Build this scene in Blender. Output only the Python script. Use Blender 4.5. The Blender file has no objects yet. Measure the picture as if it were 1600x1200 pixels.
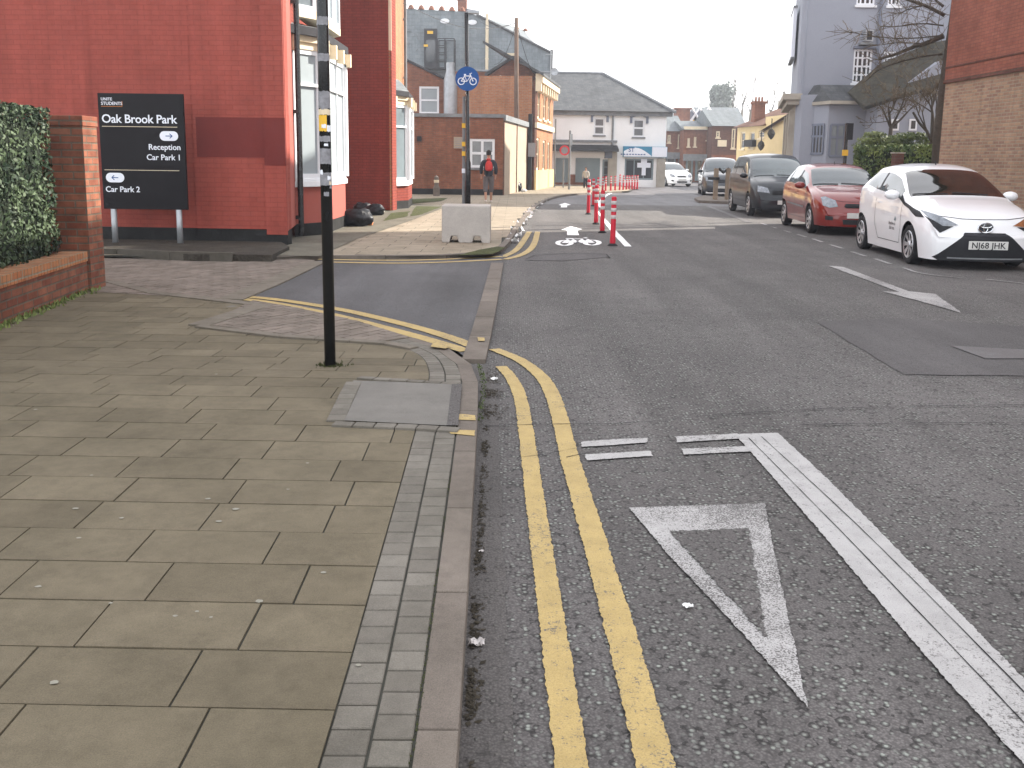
import bpy, bmesh, math, random
from mathutils import Vector, Matrix, geometry
from mathutils.bvhtree import BVHTree
random.seed(7)
R = math.radians
C = bpy.context.scene.collection
sc = bpy.context.scene

# ------------------------------------------------------------------ camera
F, CX, CY = 1450.0, 800.0, 490.0
PITCH, ROLL, H = math.atan((490 - 251) / 1450), R(.75), 1.45
cam = bpy.data.cameras.new('camera'); co = bpy.data.objects.new('camera', cam); C.objects.link(co)
cam.sensor_width = 36; cam.lens = F / 1600 * 36; cam.shift_y = -110 / 1600
cam.clip_start = .05; cam.clip_end = 2000
co.matrix_world = Matrix.Translation((0, 0, H)) @ Matrix.Rotation(R(90) - PITCH, 4, 'X') @ Matrix.Rotation(ROLL, 4, 'Z')
sc.camera = co

# ------------------------------------------------------------------ light
SAZ, SEL = 66, 31           # sun azimuth from +Y towards +X, elevation
w = bpy.data.worlds.new('World'); sc.world = w; w.use_nodes = True
nt = w.node_tree; nt.nodes.clear()
sky = nt.nodes.new('ShaderNodeTexSky'); sky.sky_type = 'NISHITA'; sky.sun_disc = False
sky.sun_elevation = R(SEL); sky.sun_rotation = R(SAZ)
sky.air_density = 1.0; sky.dust_density = 1.5; sky.ozone_density = 1
bg = nt.nodes.new('ShaderNodeBackground'); bg.inputs[1].default_value = .15
out = nt.nodes.new('ShaderNodeOutputWorld')
tcw = nt.nodes.new('ShaderNodeTexCoord'); nzw = nt.nodes.new('ShaderNodeTexNoise'); nzw.inputs['Scale'].default_value = 1.6; nzw.inputs['Detail'].default_value = 5
nt.links.new(tcw.outputs['Generated'], nzw.inputs['Vector'])
rw = nt.nodes.new('ShaderNodeValToRGB'); rw.color_ramp.elements[0].position = .35; rw.color_ramp.elements[1].position = .6
rw.color_ramp.elements[0].color = (.72, .72, .72, 1); rw.color_ramp.elements[1].color = (.94, .94, .94, 1)
nt.links.new(nzw.outputs['Fac'], rw.inputs[0])
mw = nt.nodes.new('ShaderNodeMix'); mw.data_type = 'RGBA'; mw.inputs[7].default_value = (5.75, 5.7, 5.75, 1)   # thin bright cloud
nt.links.new(rw.outputs[0], mw.inputs[0]); nt.links.new(sky.outputs[0], mw.inputs[6])
nt.links.new(mw.outputs[2], bg.inputs[0]); nt.links.new(bg.outputs[0], out.inputs[0])
sl = bpy.data.lights.new('sun', 'SUN'); sl.energy = 4.6; sl.angle = R(.6); sl.color = (1, .93, .82)
so = bpy.data.objects.new('sun', sl); C.objects.link(so)
sd = Vector((math.sin(R(SAZ)) * math.cos(R(SEL)), math.cos(R(SAZ)) * math.cos(R(SEL)), math.sin(R(SEL))))
so.rotation_euler = sd.to_track_quat('Z', 'Y').to_euler(); so.location = (0, 0, 30)
sc.view_settings.view_transform = 'Standard'; sc.view_settings.look = 'None'
sc.view_settings.gamma = 1; sc.view_settings.exposure = 1.45
sc.cycles.max_bounces = 6

# ------------------------------------------------------------------ measuring rays of the lens
def ray(px, py):
    x = (px - CX) / F; y = -(py - CY) / F
    c, s = math.cos(ROLL), math.sin(ROLL)
    X = x * c - y * s; Y = x * s + y * c
    return Vector((X, math.cos(PITCH) + Y * math.sin(PITCH), -math.sin(PITCH) + Y * math.cos(PITCH)))
def G(px, py, z=0.0):                       # point of a level surface
    d = ray(px, py); t = (z - H) / d.z
    return Vector((d.x * t, d.y * t, z))
def DZ(px, py, yd):                         # x, z of the point at distance yd
    d = ray(px, py); t = yd / d.y
    return d.x * t, H + d.z * t
def zp(y):                                  # near pavement: drops at the side road
    t = min(1, max(0, (y - 5.2) / 1.7)); t = t * t * (3 - 2 * t)
    return .1 - .075 * t
def GP(px, py, dz=0):
    z = .1
    for _ in range(6): z = zp(G(px, py, z).y)
    p = G(px, py, z); p.z += dz
    return p

# ------------------------------------------------------------------ materials
M = {}
def ramp(nt, fac, c0, c1, p0=0, p1=1):
    r = nt.nodes.new('ShaderNodeValToRGB'); r.color_ramp.elements[0].position = p0; r.color_ramp.elements[1].position = p1
    r.color_ramp.elements[0].color = (*c0, 1); r.color_ramp.elements[1].color = (*c1, 1)
    nt.links.new(fac, r.inputs[0]); return r.outputs[0]
def noise(nt, co, scale, detail=4, rough=.6, dist=0):
    n = nt.nodes.new('ShaderNodeTexNoise'); n.inputs['Scale'].default_value = scale; n.inputs['Detail'].default_value = detail
    n.inputs['Roughness'].default_value = rough; n.inputs['Distortion'].default_value = dist
    nt.links.new(co, n.inputs['Vector']); return n.outputs['Fac']
def mixc(nt, fac, a, b, mode='MIX'):
    m = nt.nodes.new('ShaderNodeMix'); m.data_type = 'RGBA'; m.blend_type = mode
    for i, v in ((0, fac), (6, a), (7, b)):
        if isinstance(v, (int, float)): m.inputs[i].default_value = v
        elif isinstance(v, tuple): m.inputs[i].default_value = (*v, 1)
        else: nt.links.new(v, m.inputs[i])
    return m.outputs[2]
def math2(nt, op, a, b=0.0):
    m = nt.nodes.new('ShaderNodeMath'); m.operation = op
    for i, v in ((0, a), (1, b)):
        if isinstance(v, (int, float)): m.inputs[i].default_value = v
        else: nt.links.new(v, m.inputs[i])
    return m.outputs[0]
def bumpn(nt, b, h, dist, strength=1):
    n = nt.nodes.new('ShaderNodeBump'); n.inputs['Distance'].default_value = dist; n.inputs['Strength'].default_value = strength
    nt.links.new(h, n.inputs['Height']); nt.links.new(n.outputs[0], b.inputs['Normal'])
def newm(name, rough=.7, metal=0, coat=0, spec=.2):
    m = bpy.data.materials.new(name); m.use_nodes = True
    b = m.node_tree.nodes['Principled BSDF']
    b.inputs['Roughness'].default_value = rough; b.inputs['Metallic'].default_value = metal
    b.inputs['Coat Weight'].default_value = coat; b.inputs['Coat Roughness'].default_value = .04
    b.inputs['Specular IOR Level'].default_value = spec
    tc = m.node_tree.nodes.new('ShaderNodeTexCoord')
    M[name] = m
    return m, m.node_tree, b, tc
def pm(name, col, rough=.7, var=.25, scale=2.0, fine=0.0, bump=0.0, bscale=60, metal=0, coat=0, spec=.2):
    """painted / plain surface: base colour with large blotches and a fine grain"""
    m, nt, b, tc = newm(name, rough, metal, coat, spec)
    o = tc.outputs['Object']
    dk = tuple(c * (1 - var) for c in col); lt = tuple(min(1, c * (1 + var * .6)) for c in col)
    c = ramp(nt, noise(nt, o, scale, 5, .65), dk, lt, .3, .7)
    if fine:
        f = ramp(nt, noise(nt, o, bscale, 2, .6), (1 - fine,) * 3, (1, 1, 1), .3, .7)
        c = mixc(nt, 1.0, c, f, 'MULTIPLY')
    nt.links.new(c, b.inputs['Base Color'])
    if bump: bumpn(nt, b, noise(nt, o, bscale, 3), bump)
    return m
def brick(name, c1, c2, mortar, bw=.225, bh=.075, ms=.01, rough=.85, bump=.004, paint=0.0, dirt=.3, off=.5, freq=2):
    m, nt, b, tc = newm(name, rough)
    uv = tc.outputs['UV']
    n = nt.nodes.new('ShaderNodeTexBrick'); n.inputs['Scale'].default_value = 1
    n.inputs['Brick Width'].default_value = bw; n.inputs['Row Height'].default_value = bh
    n.inputs['Mortar Size'].default_value = ms; n.inputs['Mortar Smooth'].default_value = .3; n.inputs['Bias'].default_value = 0
    n.offset = off; n.offset_frequency = freq
    n.inputs['Color1'].default_value = (*c1, 1); n.inputs['Color2'].default_value = (*c2, 1); n.inputs['Mortar'].default_value = (*mortar, 1)
    wv = nt.nodes.new('ShaderNodeMapping'); nt.links.new(uv, wv.inputs['Vector'])
    nt.links.new(wv.outputs[0], n.inputs['Vector'])
    c = n.outputs['Color']
    sp = ramp(nt, noise(nt, uv, 7, 4, .7), (1 - dirt,) * 3, (1.0, 1.0, 1.0), .3, .65)
    c = mixc(nt, 1, c, sp, 'MULTIPLY')
    sp = ramp(nt, noise(nt, uv, .8, 4, .6), (1 - dirt,) * 3, (1.0, 1.0, 1.0), .35, .6)
    c = mixc(nt, .8, c, sp, 'MULTIPLY')
    ms_ = nt.nodes.new('ShaderNodeMapping'); ms_.inputs['Scale'].default_value = (2.6, .22, 1); nt.links.new(uv, ms_.inputs['Vector'])
    c = mixc(nt, 1, c, ramp(nt, noise(nt, ms_.outputs[0], 1.4, 5, .65), (.8, .8, .8), (1.08, 1.08, 1.08), .32, .68), 'MULTIPLY')
    nt.links.new(c, b.inputs['Base Color'])
    h = math2(nt, 'SUBTRACT', math2(nt, 'MULTIPLY', noise(nt, uv, 90, 3), .25), n.outputs['Fac'])
    bumpn(nt, b, h, bump)
    return m
def asphalt(name, base, chip, cs=70, amt=.5, fac=1.0, rough=.85):
    """worn surface dressing: stone chips in a dark binder"""
    m, nt, b, tc = newm(name, rough, spec=.35)
    o = tc.outputs['Object']
    v = nt.nodes.new('ShaderNodeTexVoronoi'); v.inputs['Scale'].default_value = cs; nt.links.new(o, v.inputs['Vector'])
    v2 = nt.nodes.new('ShaderNodeTexVoronoi'); v2.inputs['Scale'].default_value = cs * 2.3; nt.links.new(o, v2.inputs['Vector'])
    stone = ramp(nt, v.outputs['Distance'], (1, 1, 1), (0, 0, 0), .25, .5)
    sepc = nt.nodes.new('ShaderNodeSeparateColor'); nt.links.new(v.outputs['Color'], sepc.inputs[0])
    zone = ramp(nt, noise(nt, o, 2.2, 5, .7), (0, 0, 0), (1, 1, 1), .35, .65)
    pick = ramp(nt, sepc.outputs[0], (0, 0, 0), (1, 1, 1), 1 - amt, min(1, 1 - amt + .35))
    f = math2(nt, 'MULTIPLY', math2(nt, 'MULTIPLY', stone, pick), math2(nt, 'ADD', math2(nt, 'MULTIPLY', zone, .65), .35))
    lg = ramp(nt, noise(nt, o, .55, 5, .6), tuple(c * .78 for c in base), tuple(c * 1.2 for c in base), .3, .7)
    mp = nt.nodes.new('ShaderNodeMapping'); mp.inputs['Scale'].default_value = (1.1, .09, 1); nt.links.new(o, mp.inputs['Vector'])
    lg = mixc(nt, 1, lg, ramp(nt, noise(nt, mp.outputs[0], 1.5, 4, .6), (.8, .8, .81), (1.2, 1.2, 1.22), .35, .65), 'MULTIPLY')
    gr = ramp(nt, v2.outputs['Distance'], (1.15,) * 3, (.6,) * 3, .1, .7)
    c = mixc(nt, 1, lg, gr, 'MULTIPLY')
    c = mixc(nt, math2(nt, 'MULTIPLY', f, fac), c, chip)
    ed = ramp(nt, v.outputs['Distance'], (1, 1, 1), (.35, .35, .35), .45, .62)
    c = mixc(nt, math2(nt, 'MULTIPLY', pick, fac), c, mixc(nt, 1, c, ed, 'MULTIPLY'))
    nt.links.new(c, b.inputs['Base Color'])
    bumpn(nt, b, math2(nt, 'ADD', math2(nt, 'MULTIPLY', f, 1.3), math2(nt, 'MULTIPLY', noise(nt, o, cs * 1.7, 2), .6)), .009)
    return m
def marking(name, col, under=(.1, .094, .092), wear=.5, coarse=0.5):
    m, nt, b, tc = newm(name, .65)
    o = tc.outputs['Object']
    a = noise(nt, o, 42, 3, .65); g = noise(nt, o, 1.6, 3, .6); s = noise(nt, o, 150, 2, .6)
    t = math2(nt, 'ADD', math2(nt, 'ADD', math2(nt, 'MULTIPLY', a, 1 - coarse), math2(nt, 'MULTIPLY', s, coarse)), math2(nt, 'MULTIPLY', math2(nt, 'SUBTRACT', g, .5), .45))
    f = ramp(nt, t, (1, 1, 1), (0, 0, 0), .5 - .32 * (1 - wear), .62 - .32 * (1 - wear))
    c = ramp(nt, noise(nt, o, 6, 5, .7), tuple(x * .8 for x in col), col, .3, .6)
    c = mixc(nt, 1, c, ramp(nt, noise(nt, o, 220, 2), (.82,) * 3, (1, 1, 1), .35, .6), 'MULTIPLY')
    nt.links.new(mixc(nt, f, c, under), b.inputs['Base Color'])
    bumpn(nt, b, noise(nt, o, 110, 3), .004)
    return m
def attrm(name, c0, c1, rough=.85, speck=.25, bump=.002):
    """paving: each unit its own tone from the mesh attribute 'tone'"""
    m, nt, b, tc = newm(name, rough, spec=.3)
    o = tc.outputs['Object']
    a = nt.nodes.new('ShaderNodeAttribute'); a.attribute_name = 'tone'
    c = ramp(nt, a.outputs['Fac'], c0, c1)
    c = mixc(nt, 1, c, ramp(nt, noise(nt, o, 2.3, 6, .7), (.72, .72, .69), (1.1,) * 3, .3, .65), 'MULTIPLY')
    c = mixc(nt, 1, c, ramp(nt, noise(nt, o, 260, 2, .7), (1 - speck,) * 3, (1 + speck * .5,) * 3, .3, .7), 'MULTIPLY')
    c = mixc(nt, 1, c, ramp(nt, noise(nt, o, 14, 5, .7), (.86,) * 3, (1.0,) * 3, .35, .55), 'MULTIPLY')
    nt.links.new(c, b.inputs['Base Color'])
    bumpn(nt, b, noise(nt, o, 200, 3), bump)
    return m
def leafm(name, c0, c1, tr=.25):
    m, nt, b, tc = newm(name, .55)
    a = nt.nodes.new('ShaderNodeAttribute'); a.attribute_name = 'tone'
    c = ramp(nt, a.outputs['Fac'], c0, c1)
    nt.links.new(c, b.inputs['Base Color'])
    return m
def stuffm(name, col, rough=.5, metal=0, coat=0, spec=.5):
    return pm(name, col, rough, .06, 3, metal=metal, coat=coat, spec=spec)

asphalt('asphalt', (.118, .109, .105), (.29, .31, .28), 52, .5)
asphalt('asphalt_far', (.12, .115, .12), (.17, .17, .175), 60, .35, .6, rough=.62)
asphalt('asphalt_smooth', (.115, .112, .115), (.18, .18, .18), 95, .4, .7)
asphalt('asphalt_gutter', (.108, .099, .094), (.16, .155, .14), 55, .3, .7)
asphalt('asphalt_patch', (.104, .097, .096), (.16, .17, .16), 70, .35, .7)
marking('yellow_paint', (.44, .325, .135), wear=.46)
marking('white_paint', (.41, .40, .395), wear=.45)
marking('white_paint_worn', (.41, .40, .395), wear=.74, coarse=.7)
marking('white_paint_faint', (.15, .148, .15), under=(.108, .1, .1), wear=.9)
marking('white_paint_fresh', (.85, .85, .86), wear=.12)
attrm('edging_dark', (.07, .062, .05), (.1, .09, .075))
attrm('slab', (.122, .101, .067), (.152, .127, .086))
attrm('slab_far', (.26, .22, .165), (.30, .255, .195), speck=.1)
attrm('sett', (.135, .122, .104), (.18, .165, .142), speck=.25)
attrm('kerbstone', (.145, .122, .104), (.18, .153, .13), speck=.3)
attrm('block_pink', (.15, .125, .105), (.2, .165, .14), speck=.15)
attrm('stone_strip', (.14, .122, .098), (.175, .152, .125), speck=.15)
pm('joint', (.05, .05, .042), .95, .4, 8)
pm('concrete_cover', (.18, .17, .155), .85, .15, 5, .25, .002, 180)
pm('yard_concrete', (.15, .14, .11), .9, .35, 1.5, .3, .006, 30)
pm('moss', (.075, .085, .03), .95, .5, 6, .4, .01, 90)
pm('soil', (.06, .052, .042), .95, .4, 5, .4, .02, 30)
pm('ground_mat', (.12, .115, .105), .95, .3, .2)
pm('crack', (.018, .018, .02), .9, .2, 5)
brick('red_render', (.32, .07, .052), (.345, .078, .057), (.29, .062, .048), ms=.006, bump=.002, dirt=.14)
pm('red_render_pale', (.36, .10, .08), .8, .1, 1.3, .1, .003, 60)
pm('maroon_paint', (.155, .026, .022), .75, .12, 2, .1, .003, 60)
pm('black_plinth', (.02, .02, .02), .7, .5, 4, .3, .004, 30)
brick('brick_maroon', (.24, .045, .03), (.27, .055, .036), (.17, .034, .025), bump=.003, dirt=.12)
brick('brick_orange', (.38, .14, .06), (.46, .20, .09), (.30, .24, .17), dirt=.2)
brick('brick_pier', (.21, .065, .04), (.31, .12, .07), (.16, .12, .09), dirt=.4)
brick('brick_terrace', (.26, .085, .045), (.33, .125, .065), (.2, .12, .08), dirt=.3)
brick('brick_dark', (.13, .05, .035), (.18, .075, .05), (.12, .08, .06), dirt=.3)
brick('brick_tan', (.42, .275, .175), (.27, .16, .115), (.33, .27, .2), dirt=.15, ms=.012)
brick('brick_red_band', (.27, .09, .06), (.32, .115, .075), (.2, .085, .06), ms=.007, dirt=.2)
brick('slate', (.13, .15, .16), (.185, .205, .215), (.09, .10, .11), .3, .2, .006, rough=.6, dirt=.25)
brick('slate_wall', (.20, .235, .255), (.245, .28, .30), (.15, .18, .2), .35, .22, .008, rough=.6, dirt=.2)
brick('roof_moss', (.05, .047, .036), (.075, .068, .05), (.03, .028, .022), .3, .2, .008, dirt=.4)
brick('slate_dark', (.07, .075, .08), (.11, .115, .12), (.05, .05, .055), .3, .2, .008, rough=.6)
brick('tile_brown', (.17, .085, .055), (.22, .11, .07), (.1, .05, .04), .25, .2, .01)
pm('white_render', (.84, .85, .86), .8, .08, .6, .05, 0, 30)
pm('white_upvc', (.72, .74, .77), .35, .05, 3)
pm('cream_paint', (.68, .58, .42), .6, .12, 3)
pm('cream_render', (.55, .42, .22), .8, .15, 1)
pm('cream_panel', (.36, .29, .22), .75, .15, 2)
pm('yellow_render', (.62, .49, .27), .8, .12, .8)
pm('grey_render', (.28, .30, .35), .8, .06, .5, .06, 0, 20)
pm('grey_render_dark', (.16, .18, .23), .8, .12, .5)
pm('stone_pale', (.36, .33, .28), .8, .2, 1.5)
pm('lead_grey', (.2, .21, .22), .6, .3, 3)
pm('soffit_dark', (.03, .03, .035), .8, .3, 3)
pm('glass_dark', (.03, .035, .04), .06, .3, .5, spec=.8)
pm('glass_pale', (.18, .22, .24), .1, .3, .6, spec=.8)
pm('glass_frost', (.30, .34, .36), .35, .1, 1.2)
pm('glass_curtain', (.16, .17, .18), .12, .35, 2.5, spec=.8)
pm('black_gloss', (.012, .013, .015), .25, .3, 12, spec=.45)
pm('black_matt', (.02, .02, .022), .6, .3, 6)
pm('sign_black', (.012, .011, .013), .5, .15, 3, spec=.1)
pm('sign_white', (.75, .78, .85), .5, .04, 3)
pm('sign_orange', (.7, .25, .06), .5, .04, 3)
pm('sign_blue', (.015, .075, .25), .4, .08, 6)
pm('sign_red', (.6, .04, .05), .4, .08, 6)
pm('yellow_tag', (.75, .45, .05), .5, .1, 6)
pm('sticker_grey', (.25, .25, .27), .6, .35, 30)
pm('galv', (.36, .38, .40), .4, .2, 6, metal=.4)
pm('concrete', (.44, .41, .38), .85, .12, 4, .15, .002, 90)
pm('concrete_edge', (.5, .44, .36), .85, .12, 4, .15, .002, 90)
pm('wood_pole', (.14, .095, .07), .85, .25, 3, .2, .003, 50)
pm('timber', (.23, .18, .13), .85, .25, 4)
pm('wand_red', (.5, .02, .04), .45, .1, 10)
pm('wand_white', (.5, .47, .46), .4, .1, 10)
pm('rubber', (.018, .018, .019), .75, .3, 12)
pm('alloy', (.5, .51, .53), .3, .15, 20, metal=.6)
pm('car_white', (.80, .81, .83), .3, .03, 3, coat=1)
pm('car_red', (.19, .014, .01), .3, .06, 3, coat=1)
pm('car_dark', (.008, .011, .016), .3, .1, 3, coat=.45)
pm('car_navy', (.02, .025, .035), .3, .1, 3, coat=1)
pm('car_glass', (.03, .045, .05), .03, .2, 2, coat=.6, spec=.6)
pm('car_glass_reflect', (.014, .012, .008), .04, .4, 2.2, coat=.8, spec=.8)  # brown tint paints windscreen reflections into the glass colour
pm('plastic_black', (.016, .017, .02), .5, .2, 8)
pm('lamp_lens', (.2, .22, .25), .08, .5, 14, coat=1, metal=.3)
pm('lamp_amber', (.30, .12, .05), .1, .5, 14, coat=1)
pm('chrome', (.6, .61, .63), .15, .05, 8, metal=1)
pm('plate_white', (.62, .62, .60), .5, .04, 8)
pm('bag_black', (.012, .013, .016), .3, .3, 9, 0, .02, 14)
pm('bag_white', (.75, .75, .74), .4, .12, 9, 0, .02, 20)
pm('bag_orange', (.7, .28, .12), .5, .12, 9, 0, .02, 20)
pm('bark', (.075, .062, .048), .9, .35, 8, .3, .01, 40)
pm('twig', (.11, .085, .055), .9, .3, 8)
pm('skin', (.42, .24, .17), .6, .08, 8)
pm('hair_dark', (.02, .016, .014), .7, .3, 40)
pm('cloth_navy', (.022, .028, .04), .85, .25, 14, 0, .01, 60)
pm('cloth_grey', (.12, .11, .115), .85, .2, 14, 0, .01, 60)
pm('cloth_pale', (.45, .42, .38), .85, .2, 14)
pm('cloth_red', (.5, .035, .03), .7, .2, 14, 0, .01, 60)
pm('shoe_white', (.7, .65, .62), .6, .1, 14)
pm('green_shutter', (.2, .25, .27), .5, .1, 2)
pm('blue_fascia', (.04, .22, .36), .45, .1, 2)
pm('gum_pale', (.25, .24, .2), .8, .25, 60)
pm('leaf_litter', (.045, .038, .028), .9, .6, 60)
leafm('hedge_leaf', (.014, .028, .015), (.082, .115, .06))
leafm('hedge_leaf_far', (.045, .08, .02), (.17, .215, .06))
leafm('shrub_leaf', (.06, .09, .025), (.2, .24, .08))
leafm('evergreen_hazed', (.13, .155, .13), (.2, .23, .2))  # pale distance haze is mixed into this leaf colour
pm('hedge_core', (.012, .018, .01), .95, .3, 8)

# ------------------------------------------------------------------ mesh builder
def rootloc(o):
    while o.parent: o = o.parent
    return o.location.copy()
class MB:
    def __init__(s): s.v = []; s.f = []; s.t = {}; s.sm = False
    def add(s, vs, fs):
        n = len(s.v); s.v += [Vector(p) for p in vs]; s.f += [tuple(n + i for i in f) for f in fs]; return s
    def box(s, x0, x1, y0, y1, z0, z1, m=None):
        P = [Vector((x, y, z)) for z in (z0, z1) for x, y in ((x0, y0), (x1, y0), (x1, y1), (x0, y1))]
        if m is not None: P = [m @ p for p in P]
        return s.add(P, [(3, 2, 1, 0), (4, 5, 6, 7), (0, 1, 5, 4), (1, 2, 6, 5), (2, 3, 7, 6), (3, 0, 4, 7)])
    def prism(s, poly, z0, z1):
        n = len(poly)
        a = sum(poly[i][0] * poly[(i + 1) % n][1] - poly[(i + 1) % n][0] * poly[i][1] for i in range(n))
        if a < 0: poly = poly[::-1]
        vs = [(p[0], p[1], z0) for p in poly] + [(p[0], p[1], z1) for p in poly]
        fs = [tuple(range(n - 1, -1, -1)), tuple(range(n, 2 * n))] + [(i, (i + 1) % n, n + (i + 1) % n, n + i) for i in range(n)]
        return s.add(vs, fs)
    def tube(s, pts, r, n=8, cap=True):
        pts = [Vector(p) for p in pts]; rs = r if isinstance(r, (list, tuple)) else [r] * len(pts)
        base = len(s.v); up = None
        for i, p in enumerate(pts):
            d = (pts[min(i + 1, len(pts) - 1)] - pts[max(i - 1, 0)]).normalized()
            if up is None:
                up = Vector((0, 0, 1)) if abs(d.z) < .9 else Vector((1, 0, 0))
            a = d.cross(up).normalized(); up = a.cross(d).normalized()
            for k in range(n):
                th = 2 * math.pi * k / n
                s.v.append(p + (a * math.cos(th) + up * math.sin(th)) * rs[i])
        for i in range(len(pts) - 1):
            for k in range(n):
                q = base + i * n; k2 = (k + 1) % n
                s.f.append((q + k, q + k2, q + n + k2, q + n + k))
        if cap:
            s.f.append(tuple(base + k for k in range(n - 1, -1, -1))); q = base + (len(pts) - 1) * n
            s.f.append(tuple(q + k for k in range(n)))
        return s
    def lathe(s, prof, n=16, m=None):       # prof: (r, z) list, axis z
        base = len(s.v)
        for r, z in prof:
            for k in range(n):
                p = Vector((r * math.cos(2 * math.pi * k / n), r * math.sin(2 * math.pi * k / n), z))
                s.v.append(m @ p if m is not None else p)
        for i in range(len(prof) - 1):
            for k in range(n):
                q = base + i * n; k2 = (k + 1) % n
                s.f.append((q + k, q + k2, q + n + k2, q + n + k))
        return s
    def poly3(s, pts):                      # flat, possibly concave polygon
        pts = [Vector(p) for p in pts]
        tr = geometry.tessellate_polygon([pts])
        n = len(s.v); s.v += pts
        for t in tr: s.f.append(tuple(n + i for i in t))
        return s
    def build(s, name, mat, parent=None, smooth=False, local=False, tone=None, bevel=0, up=False):
        me = bpy.data.meshes.new(name)
        off = Vector((0, 0, 0)) if (parent is None or local) else rootloc(parent)
        me.from_pydata([v - off for v in s.v], [], s.f)
        if up:
            for p in me.polygons:
                if p.normal.z < 0: p.flip()
        uvl = me.uv_layers.new(name='UVMap')
        vs = me.vertices
        for p in me.polygons:
            n = p.normal
            if abs(n.z) > .95: t = Vector((1, 0, 0)); b = Vector((0, 1, 0))
            else:
                t = Vector((0, 0, 1)).cross(n).normalized(); b = n.cross(t).normalized()
            for li in p.loop_indices:
                q = vs[me.loops[li].vertex_index].co + off
                uvl.data[li].uv = (q.dot(t), q.dot(b))
        if smooth: me.shade_smooth()
        if tone is not None:
            a = me.attributes.new('tone', 'FLOAT', 'FACE'); a.data.foreach_set('value', tone[:len(me.polygons)])
        me.materials.append(M[mat] if isinstance(mat, str) else mat)
        o = bpy.data.objects.new(name, me); C.objects.link(o)
        if parent is not None: o.parent = parent
        if bevel:
            md = o.modifiers.new('bevel', 'BEVEL'); md.width = bevel; md.segments = 2; md.limit_method = 'ANGLE'; md.angle_limit = R(40)
        return o
def each(mb, name, mat, par=None, **k):      # every loose piece becomes a part of its own
    up = list(range(len(mb.v)))
    def find(i):
        while up[i] != i: up[i] = up[up[i]]; i = up[i]
        return i
    for f in mb.f:
        for i in f[1:]: up[find(i)] = find(f[0])
    G_ = {}
    for f in mb.f: G_.setdefault(find(f[0]), []).append(f)
    for fs in G_.values():
        m = {}; q = MB()
        for f in fs:
            for i in f:
                if i not in m: m[i] = len(q.v); q.v.append(mb.v[i])
            q.f.append(tuple(m[i] for i in f))
        q.build(name, mat, par, **k)
def tag(o, label=None, cat=None, group=None, kind=None):
    if label: o['label'] = label
    if cat: o['category'] = cat
    if group: o['group'] = group
    if kind: o['kind'] = kind
    return o
def thing(name, label, cat, loc=(0, 0, 0), rz=0, group=None):
    o = bpy.data.objects.new(name, None); C.objects.link(o); o.location = loc; o.rotation_euler = (0, 0, rz)
    o.empty_display_size = .2
    return tag(o, label, cat, group)
def copytree(o, parent=None):
    c = o.copy(); C.objects.link(c)
    if parent is not None: c.parent = parent
    for ch in list(o.children):
        if ch.name in bpy.data.objects: copytree(ch, c)
    return c
def struct(o, label=None): return tag(o, label, kind='structure')
FONTS = {}
def textmesh(txt, size, align='LEFT', extrude=0.0, spacing=1.0):
    cu = bpy.data.curves.new('t', 'FONT'); cu.body = txt; cu.size = size; cu.align_x = align; cu.extrude = extrude
    cu.space_character = spacing; cu.resolution_u = 3; cu.offset = size * .012
    ob = bpy.data.objects.new('t', cu); C.objects.link(ob)
    dg = bpy.context.evaluated_depsgraph_get(); dg.update()
    me = bpy.data.meshes.new_from_object(ob.evaluated_get(dg))
    vs = [v.co.copy() for v in me.vertices]; fs = [tuple(p.vertices) for p in me.polygons]
    bpy.data.objects.remove(ob); bpy.data.curves.remove(cu); bpy.data.meshes.remove(me)
    return vs, fs

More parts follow.
